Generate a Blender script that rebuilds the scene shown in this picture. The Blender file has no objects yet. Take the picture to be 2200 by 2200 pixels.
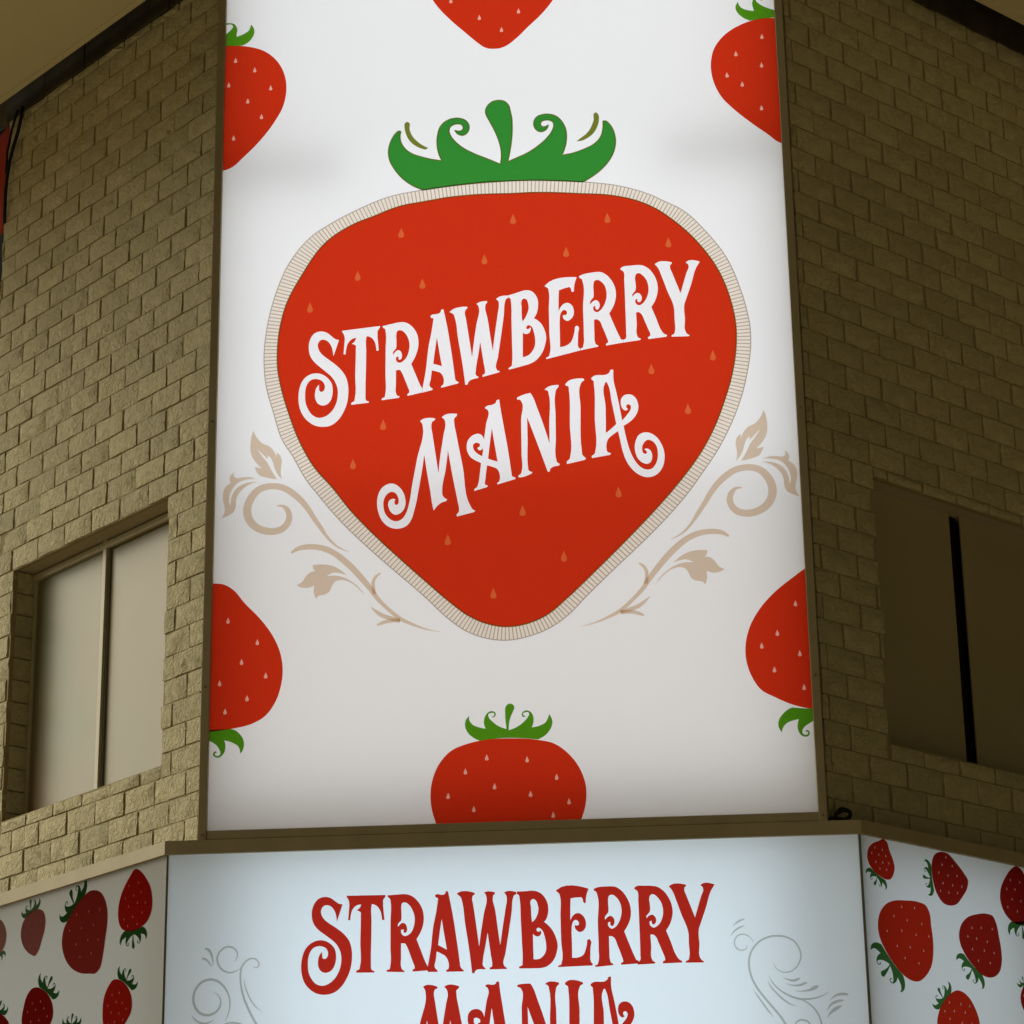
import bpy, bmesh, math, random
from mathutils import Vector, Matrix
from mathutils.geometry import delaunay_2d_cdt
import numpy as np
random.seed(7)
R = math.radians
S2 = math.sqrt(2)
scn = bpy.context.scene
col = scn.collection

# ------------------------------------------------------------------ camera
Z0 = 4.335                       # height of the tall sign's lower edge above the pavement
cam_d = bpy.data.cameras.new('camera')
cam = bpy.data.objects.new('camera', cam_d); col.objects.link(cam)
YAW, PITCH, ROLL = -0.06487080, 0.34640872, -0.01596525
f = Vector((math.sin(YAW)*math.cos(PITCH), math.cos(YAW)*math.cos(PITCH), math.sin(PITCH)))
r0 = Vector((math.cos(YAW), -math.sin(YAW), 0)); u0 = r0.cross(f)
rx = r0*math.cos(ROLL)+u0*math.sin(ROLL); ux = -r0*math.sin(ROLL)+u0*math.cos(ROLL)
M = Matrix((rx, ux, -f)).transposed().to_4x4()
M.translation = Vector((0.7804847, -11.581733, Z0-2.7353687))
cam.matrix_world = M
cam_d.sensor_fit = 'HORIZONTAL'; cam_d.sensor_width = 36.0
cam_d.lens = 36.0*5774.935/2200.0
cam_d.clip_start = 0.1; cam_d.clip_end = 600
scn.camera = cam

# ------------------------------------------------------------------ sky, sun, exposure
SUN_EL, SUN_AZ = R(30), Vector((-1.0, 0.15, 0)).normalized()
world = bpy.data.worlds.new('World'); scn.world = world; world.use_nodes = True
wn = world.node_tree; wn.nodes.clear()
wo = wn.nodes.new('ShaderNodeOutputWorld'); wb = wn.nodes.new('ShaderNodeBackground')
sky = wn.nodes.new('ShaderNodeTexSky'); sky.sky_type = 'NISHITA'; sky.sun_disc = False
sky.sun_elevation = SUN_EL; sky.sun_rotation = math.atan2(SUN_AZ.x, SUN_AZ.y)
warm = wn.nodes.new('ShaderNodeMix'); warm.data_type = 'RGBA'; warm.blend_type = 'MULTIPLY'
warm.inputs[0].default_value = 1.0
warm.inputs[7].default_value = (1.0, 0.68, 0.30, 1)      # warm tint added to the sky's fill light
wn.links.new(sky.outputs[0], warm.inputs[6]); wn.links.new(warm.outputs[2], wb.inputs[0])
wb.inputs[1].default_value = 0.008
wn.links.new(wb.outputs[0], wo.inputs[0])
sd = bpy.data.lights.new('sun', 'SUN'); sun = bpy.data.objects.new('sun', sd); col.objects.link(sun)
sd.energy = 3.2; sd.angle = R(50); sd.color = (1.0, 0.95, 0.74)
dirv = -(SUN_AZ*math.cos(SUN_EL)+Vector((0, 0, math.sin(SUN_EL))))
sun.rotation_euler = dirv.to_track_quat('-Z', 'Y').to_euler()
sun.location = (-20, -4, 20)
scn.view_settings.view_transform = 'Standard'; scn.view_settings.look = 'None'
scn.view_settings.exposure = 0.0; scn.view_settings.gamma = 1.0
scn.view_settings.use_curve_mapping = False
scn.cycles.max_bounces = 14; scn.cycles.diffuse_bounces = 8; scn.cycles.transmission_bounces = 12
scn.cycles.sample_clamp_indirect = 6.0

# ------------------------------------------------------------------ materials
def new_mat(name):
    m = bpy.data.materials.new(name); m.use_nodes = True; m.node_tree.nodes.clear()
    o = m.node_tree.nodes.new('ShaderNodeOutputMaterial')
    return m, m.node_tree, o
def noise(nt, scale, detail=4, rough=.55, coord='Object', stretch=None):
    tc = nt.nodes.new('ShaderNodeTexCoord'); n = nt.nodes.new('ShaderNodeTexNoise')
    n.inputs['Scale'].default_value = scale; n.inputs['Detail'].default_value = detail; n.inputs['Roughness'].default_value = rough
    if stretch:
        mp = nt.nodes.new('ShaderNodeMapping'); mp.inputs['Scale'].default_value = stretch
        nt.links.new(tc.outputs[coord], mp.inputs[0]); nt.links.new(mp.outputs[0], n.inputs[0])
    else: nt.links.new(tc.outputs[coord], n.inputs[0])
    return n
def ramp(nt, src, c0, c1, p0=.3, p1=.7):
    r = nt.nodes.new('ShaderNodeValToRGB')
    r.color_ramp.elements[0].position = p0; r.color_ramp.elements[0].color = (*c0, 1)
    r.color_ramp.elements[1].position = p1; r.color_ramp.elements[1].color = (*c1, 1)
    nt.links.new(src, r.inputs[0]); return r
def matte(name, c0, c1, scale=8, rough=.7, bump=0.0, bscale=60, spec=.3, metallic=0.0, bdist=.004, per_object=0.0, detail=5):
    m, nt, o = new_mat(name)
    b = nt.nodes.new('ShaderNodeBsdfPrincipled')
    b.inputs['Roughness'].default_value = rough; b.inputs['Specular IOR Level'].default_value = spec
    b.inputs['Metallic'].default_value = metallic
    n = noise(nt, scale, detail); r = ramp(nt, n.outputs[0], c0, c1)
    src = r.outputs[0]
    if per_object:
        oi = nt.nodes.new('ShaderNodeObjectInfo'); mr = nt.nodes.new('ShaderNodeMapRange')
        mr.inputs[3].default_value = 1-per_object; mr.inputs[4].default_value = 1+per_object
        nt.links.new(oi.outputs['Random'], mr.inputs[0])
        hs = nt.nodes.new('ShaderNodeHueSaturation'); nt.links.new(mr.outputs[0], hs.inputs['Value'])
        nt.links.new(src, hs.inputs['Color']); src = hs.outputs[0]
    nt.links.new(src, b.inputs['Base Color'])
    if bump:
        n2 = noise(nt, bscale, 6, .65); bp = nt.nodes.new('ShaderNodeBump')
        bp.inputs['Strength'].default_value = bump; bp.inputs['Distance'].default_value = bdist
        nt.links.new(n2.outputs[0], bp.inputs['Height']); nt.links.new(bp.outputs[0], b.inputs['Normal'])
    nt.links.new(b.outputs[0], o.inputs[0]); return m
def film(name, c, diffuse=.06, grain=.05):
    """printed film: light from behind passes through and takes its colour"""
    m, nt, o = new_mat(name)
    t = nt.nodes.new('ShaderNodeBsdfTranslucent'); d = nt.nodes.new('ShaderNodeBsdfDiffuse')
    mx = nt.nodes.new('ShaderNodeMixShader'); mx.inputs[0].default_value = diffuse
    n = noise(nt, 260, 3, .7)
    r = ramp(nt, n.outputs[0], tuple(v*(1-grain) for v in c), tuple(min(v*(1+grain*.4), .995) for v in c), .25, .75)
    nt.links.new(r.outputs[0], t.inputs[0]); nt.links.new(r.outputs[0], d.inputs[0])
    nt.links.new(t.outputs[0], mx.inputs[1]); nt.links.new(d.outputs[0], mx.inputs[2])
    nt.links.new(mx.outputs[0], o.inputs[0]); return m
MT = {}
MT['face'] = film('white_acrylic', (.925, .94, .965), .30, .015)
MT['red'] = film('red_print', (.74, .040, .010), .05, .12)
MT['red_letter'] = film('red_letter_print', (.62, .028, .014), .05, .08)
MT['white'] = film('white_print', (.985, .985, .99), .02, 0.0)
MT['green'] = film('green_print', (.045, .31, .040), .05, .06)
MT['lime'] = film('light_green_print', (.105, .34, .012), .05, .06)
MT['cream'] = film('cream_print', (.97, .88, .77), .05, .01)
MT['gold'] = film('gold_print', (.34, .27, .05), .05)
MT['olive'] = film('olive_print', (.22, .24, .03), .05)
MT['grey_gold'] = film('grey_gold_print', (.54, .48, .40), .05)
MT['beige'] = film('beige_print', (.80, .65, .50), .05, .02)
MT['pink_seed'] = film('pink_seed_print', (.99, .50, .38), .05, .02)
MT['orange_seed'] = film('orange_seed_print', (.80, .155, .042), .05, .02)
MT['grey_line'] = film('grey_line_print', (.60, .60, .56), .05)
for i, c in enumerate([(.55, .030, .015), (.42, .060, .040), (.44, .17, .14), (.46, .24, .19), (.36, .018, .010), (.33, .014, .009), (.55, .028, .010)]):
    MT['berry%d' % i] = film('red_fruit_print', c, .06, .15)
MT['dark_green'] = film('dark_green_print', (.055, .17, .040), .06)
MT['pale_green'] = film('pale_green_print', (.16, .26, .14), .06)
MT['fruit_seed'] = film('fruit_seed_print', (.75, .36, .30), .05)
MT['frame'] = matte('painted_trim', (.33, .275, .175), (.39, .33, .21), 5, .55, .10, 90, .35)
MT['divider'] = matte('panel_joint', (.13, .13, .10), (.17, .17, .13), 8, .5)
MT['box'] = matte('white_box_inside', (.86, .86, .86), (.88, .88, .88), 4, .8)
MT['box_grey'] = matte('darkened_box_inside', (.10, .10, .095), (.13, .13, .125), 4, .7)  # dark inside made up to dim the left fascia panel
def split_face():
    # thick old paint over a broken stone-like face: blotchy colour, chiselled pits and ridges
    m, nt, o = new_mat('painted_split_face_brick'); b = nt.nodes.new('ShaderNodeBsdfPrincipled')
    b.inputs['Roughness'].default_value = .78; b.inputs['Specular IOR Level'].default_value = .25
    n = noise(nt, 14, 6, .6); r = ramp(nt, n.outputs[0], (.45, .40, .255), (.57, .51, .34), .3, .7)
    oi = nt.nodes.new('ShaderNodeObjectInfo'); mr = nt.nodes.new('ShaderNodeMapRange'); mr.inputs[3].default_value = .90; mr.inputs[4].default_value = 1.09
    nt.links.new(oi.outputs['Random'], mr.inputs[0])
    hs = nt.nodes.new('ShaderNodeHueSaturation'); nt.links.new(mr.outputs[0], hs.inputs['Value']); nt.links.new(r.outputs[0], hs.inputs['Color'])
    nt.links.new(hs.outputs[0], b.inputs['Base Color'])
    tc = nt.nodes.new('ShaderNodeTexCoord'); ad = nt.nodes.new('ShaderNodeVectorMath'); ad.operation = 'ADD'
    sc = nt.nodes.new('ShaderNodeVectorMath'); sc.operation = 'SCALE'; sc.inputs['Scale'].default_value = 7.0
    cb = nt.nodes.new('ShaderNodeCombineXYZ'); nt.links.new(oi.outputs['Random'], cb.inputs[0]); nt.links.new(oi.outputs['Random'], cb.inputs[2])
    nt.links.new(cb.outputs[0], sc.inputs[0]); nt.links.new(tc.outputs['Object'], ad.inputs[0]); nt.links.new(sc.outputs[0], ad.inputs[1])
    n1 = nt.nodes.new('ShaderNodeTexNoise'); n1.inputs['Scale'].default_value = 24; n1.inputs['Detail'].default_value = 5; n1.inputs['Roughness'].default_value = .62; n1.inputs['Distortion'].default_value = 1.6
    n2 = nt.nodes.new('ShaderNodeTexNoise'); n2.inputs['Scale'].default_value = 95; n2.inputs['Detail'].default_value = 4
    for q in (n1, n2): nt.links.new(ad.outputs[0], q.inputs[0])
    b1 = nt.nodes.new('ShaderNodeBump'); b1.inputs['Strength'].default_value = 1.0; b1.inputs['Distance'].default_value = .020
    b2 = nt.nodes.new('ShaderNodeBump'); b2.inputs['Strength'].default_value = .5; b2.inputs['Distance'].default_value = .006
    nt.links.new(n1.outputs[0], b1.inputs['Height']); nt.links.new(n2.outputs[0], b2.inputs['Height'])
    nt.links.new(b1.outputs[0], b2.inputs['Normal']); nt.links.new(b2.outputs[0], b.inputs['Normal'])
    nt.links.new(b.outputs[0], o.inputs[0]); return m
MT['brick'] = split_face()
MT['mortar'] = matte('painted_mortar', (.27, .225, .13), (.33, .275, .165), 30, .9, .4, 120, .2)
MT['beam'] = matte('dark_timber', (.035, .030, .018), (.075, .060, .035), 6, .75, .4, 22, .2)
MT['soffit'] = matte('soffit_plaster', (.62, .55, .37), (.68, .60, .41), 1.6, .8, .18, 140, .2)
MT['wframe'] = matte('window_frame_paint', (.40, .36, .26), (.45, .41, .30), 6, .45, 0, 0, .4)
MT['dark'] = matte('black_gap', (.004, .004, .004), (.007, .007, .006), 6, .8, 0, 0, .1)
MT['black'] = matte('black_rubber', (.006, .0055, .005), (.012, .011, .010), 30, .6, .2, 60, .2)
MT['banner'] = matte('red_cloth', (.30, .018, .006), (.42, .035, .008), 5, .8, .2, 30, .2)
MT['pave'] = matte('concrete_paving', (.38, .31, .18), (.46, .38, .23), .7, .85, .3, 14, .2)
MT['plaster'] = matte('beige_render', (.36, .31, .22), (.42, .36, .26), 2, .85, .2, 60, .2)
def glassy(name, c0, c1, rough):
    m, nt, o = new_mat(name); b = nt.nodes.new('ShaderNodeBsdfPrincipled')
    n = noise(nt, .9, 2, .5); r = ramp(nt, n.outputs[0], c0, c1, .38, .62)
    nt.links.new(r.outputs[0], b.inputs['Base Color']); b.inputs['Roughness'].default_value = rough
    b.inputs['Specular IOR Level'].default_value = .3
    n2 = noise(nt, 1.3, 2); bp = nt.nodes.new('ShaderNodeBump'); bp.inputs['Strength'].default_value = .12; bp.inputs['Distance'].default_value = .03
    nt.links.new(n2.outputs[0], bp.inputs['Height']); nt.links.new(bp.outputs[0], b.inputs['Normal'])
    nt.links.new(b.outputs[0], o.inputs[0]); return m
MT['pane'] = glassy('frosted_pane', (.165, .165, .10), (.225, .160, .095), .34)  # greenish-to-warm blotches put blurred reflections into the pane colour
MT['pane_dark'] = glassy('filmed_pane', (.31, .27, .165), (.34, .285, .175), .45)

# ------------------------------------------------------------------ object helpers
def link(o, parent=None):
    col.objects.link(o)
    if parent is not None: o.parent = parent
    return o
def thing(name, label, cat, loc=(0, 0, 0), rotz=0, group=None):
    o = bpy.data.objects.new(name, None); o.location = loc; o.rotation_euler = (0, 0, rotz); link(o)
    o.empty_display_size = .2
    o['label'] = label; o['category'] = cat
    if group: o['group'] = group
    return o
def mesh_obj(name, verts, faces, mat, parent=None, label=None, smooth=False):
    me = bpy.data.meshes.new(name); me.from_pydata([tuple(v) for v in verts], [], faces); me.update()
    bm = bmesh.new(); bm.from_mesh(me); bmesh.ops.recalc_face_normals(bm, faces=bm.faces); bm.to_mesh(me); bm.free()
    me.materials.append(mat)
    if smooth:
        for p in me.polygons: p.use_smooth = True
    o = link(bpy.data.objects.new(name, me), parent)
    if label: o['label'] = label
    return o
def bm_obj(name, bm, mat, parent=None, label=None, smooth=False):
    me = bpy.data.meshes.new(name); bm.to_mesh(me); bm.free(); me.materials.append(mat)
    if smooth:
        for p in me.polygons: p.use_smooth = True
    o = link(bpy.data.objects.new(name, me), parent)
    if label: o['label'] = label
    return o
def box_bm(bm, x0, x1, y0, y1, z0, z1, bevel=0.0):
    v = [bm.verts.new(c) for c in ((x0, y0, z0), (x1, y0, z0), (x1, y1, z0), (x0, y1, z0), (x0, y0, z1), (x1, y0, z1), (x1, y1, z1), (x0, y1, z1))]
    fs = [bm.faces.new([v[i] for i in q]) for q in ((0, 3, 2, 1), (4, 5, 6, 7), (0, 1, 5, 4), (1, 2, 6, 5), (2, 3, 7, 6), (3, 0, 4, 7))]
    if bevel:
        es = list({e for fa in fs for e in fa.edges})
        bmesh.ops.bevel(bm, geom=es, offset=bevel, segments=2, affect='EDGES', profile=.5)
def box(name, x0, x1, y0, y1, z0, z1, mat, parent=None, bevel=0.0, label=None):
    bm = bmesh.new(); box_bm(bm, x0, x1, y0, y1, z0, z1, bevel); return bm_obj(name, bm, mat, parent, label)
def prism(name, plan, z0, z1, mat, parent=None):
    n = len(plan); vs = [(x, y, z0) for x, y in plan]+[(x, y, z1) for x, y in plan]
    fs = [tuple(range(n)), tuple(range(2*n-1, n-1, -1))]+[(i, (i+1) % n, n+(i+1) % n, n+i) for i in range(n)]
    return mesh_obj(name, vs, fs, mat, parent)
def tube(bm, pts, rad, seg=8):
    pts = [Vector(q) for q in pts]; rings = []
    for i, q in enumerate(pts):
        t = (pts[min(i+1, len(pts)-1)]-pts[max(i-1, 0)]).normalized()
        a = t.orthogonal().normalized() if i == 0 else (rings[-1][1]-t*rings[-1][1].dot(t)).normalized()
        b = t.cross(a)
        rings.append(([bm.verts.new(q+(a*math.cos(k*2*math.pi/seg)+b*math.sin(k*2*math.pi/seg))*rad) for k in range(seg)], a))
    for (r1, _), (r2, _) in zip(rings, rings[1:]):
        for k in range(seg): bm.faces.new((r1[k], r1[(k+1) % seg], r2[(k+1) % seg], r2[k]))
    bm.faces.new(rings[0][0][::-1]); bm.faces.new(rings[-1][0])

# ------------------------------------------------------------------ outline helpers (artwork in millimetres on its own panel)
def smooth_path(pts, closed=True, n=6):
    """interpolating spline; a third value 1 marks a corner. Returns metres."""
    P = [(q[0]*.001, q[1]*.001) for q in pts]; C = [len(q) > 2 and q[2] == 1 for q in pts]; N = len(P)
    out = []
    def dist(a, b): return max(math.hypot(a[0]-b[0], a[1]-b[1]), 1e-6)
    def tan(i):
        a, b, c = P[(i-1) % N], P[i], P[(i+1) % N]; d1, d2 = dist(a, b), dist(b, c)
        return tuple(((b[k]-a[k])/d1*d2+(c[k]-b[k])/d2*d1)/(d1+d2) for k in (0, 1))
    T = [None]*N
    for i in range(N):
        if closed or 0 < i < N-1: T[i] = tan(i)
    for i in range(N if closed else N-1):
        j = (i+1) % N; a, b = P[i], P[j]; d = dist(a, b); ch = ((b[0]-a[0])/d, (b[1]-a[1])/d)
        ta = ch if (C[i] or T[i] is None) else T[i]; tb = ch if (C[j] or T[j] is None) else T[j]
        if (C[i] or T[i] is None) and not (C[j] or T[j] is None):
            k = 2*(ch[0]*tb[0]+ch[1]*tb[1]); ta = (k*ch[0]-tb[0], k*ch[1]-tb[1])
            ta = ((ta[0]+ch[0])/2, (ta[1]+ch[1])/2)
        elif (C[j] or T[j] is None) and not (C[i] or T[i] is None):
            k = 2*(ch[0]*ta[0]+ch[1]*ta[1]); tb = (k*ch[0]-ta[0], k*ch[1]-ta[1])
            tb = ((tb[0]+ch[0])/2, (tb[1]+ch[1])/2)
        m = 1 if (C[i] and C[j]) else n
        for s in range(m):
            t = s/m; t2, t3 = t*t, t*t*t
            h = (2*t3-3*t2+1, t3-2*t2+t, -2*t3+3*t2, t3-t2)
            out.append(tuple(h[0]*a[k]+h[1]*d*ta[k]+h[2]*b[k]+h[3]*d*tb[k] for k in (0, 1)))
    if not closed: out.append(P[-1])
    return out
def fill(outer, holes=()):
    """triangles of an outline with holes: constrained triangulation, kept where an even-odd count says inside"""
    loops = [outer]+list(holes); pts, seg = [], []
    for l in loops:
        clean = [q for i, q in enumerate(l) if math.hypot(q[0]-l[i-1][0], q[1]-l[i-1][1]) > 1e-5]
        k = len(pts); n = len(clean)
        pts += [Vector((q[0], q[1])) for q in clean]; seg += [(k+i, k+(i+1) % n) for i in range(n)]
    V, E, F = delaunay_2d_cdt(pts, seg, [], 0, 1e-6)[:3]
    a = np.array([pts[i] for i, j in seg]); b = np.array([pts[j] for i, j in seg])
    keep = []
    for tri in F:
        cx = sum(V[i].x for i in tri)/3; cy = sum(V[i].y for i in tri)/3
        cr = (a[:, 1] > cy) != (b[:, 1] > cy)
        with np.errstate(divide='ignore', invalid='ignore'):
            xs_ = (b[:, 0]-a[:, 0])*(cy-a[:, 1])/(b[:, 1]-a[:, 1])+a[:, 0]
        if int(np.sum(cr & (cx < xs_))) % 2: keep.append(tuple(tri))
    return V, keep
def inside(p, poly_):
    c_ = False; n_ = len(poly_)
    for i in range(n_):
        (x1, y1), (x2, y2) = poly_[i], poly_[i-1]
        if (y1 > p[1]) != (y2 > p[1]) and p[0] < (x2-x1)*(p[1]-y1)/(y2-y1)+x1: c_ = not c_
    return c_
class Panel:
    """flat artwork on a vertical panel; origin on the panel face, X along it, -Y towards the viewer"""
    def __init__(self, parent): self.parent = parent
    def art(self, name, regions, mat, layer, parent=None, label=None):
        vs, fs = [], []
        for outer, holes in regions:
            fv, ft = fill(outer, holes); k = len(vs)
            vs += [(v.x, -layer*.0006, v.y) for v in fv]; fs += [tuple(i+k for i in t) for t in ft]
        me = bpy.data.meshes.new(name); me.from_pydata(vs, [], fs); me.update(); me.materials.append(mat)
        o = link(bpy.data.objects.new(name, me), parent or self.parent)
        if label: o['label'] = label
        return o
    def ribbon(self, name, strips, mat, layer, parent=None, label=None):
        vs, fs = [], []
        for path, closed in strips:
            n = len(path); k = len(vs)
            for i, (x, y, w) in enumerate(path):
                a = path[(i-1) % n] if closed or i else path[0]; b = path[(i+1) % n] if closed or i < n-1 else path[-1]
                dx, dy = b[0]-a[0], b[1]-a[1]; l = math.hypot(dx, dy) or 1e-6
                vs += [(x-dy/l*w/2, -layer*.0006, y+dx/l*w/2), (x+dy/l*w/2, -layer*.0006, y-dx/l*w/2)]
            for i in range(n if closed else n-1):
                j = (i+1) % n; fs.append((k+2*i, k+2*i+1, k+2*j+1, k+2*j))
        me = bpy.data.meshes.new(name); me.from_pydata(vs, [], fs); me.update(); me.materials.append(mat)
        o = link(bpy.data.objects.new(name, me), parent or self.parent)
        if label: o['label'] = label
        return o
def stroke_path(pts, mul=1.0):
    c = smooth_path([q[:2] for q in pts], closed=False, n=6); w = [q[2]*.001*mul for q in pts]; out = []
    for i, (x, y) in enumerate(c):
        t = i/6; k = min(int(t), len(w)-2); fr = t-k; out.append((x, y, w[k]*(1-fr)+w[k+1]*fr))
    return out
def outline(path, w): return [(x, y, w) for x, y in path]
def drop(x, y, w, h):
    """seed: a drop with its point up"""
    q = [(0, .56), (.22, .22), (.42, -.08), (.47, -.28), (.34, -.44), (0, -.5), (-.34, -.44), (-.47, -.28), (-.42, -.08), (-.22, .22)]
    return [(x+a*w, y+b*h) for a, b in q]
def mirror(path, ax=.012, dz=.002): return [(2*ax-q[0], q[1]+dz)+tuple(q[2:]) for q in path]

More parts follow.
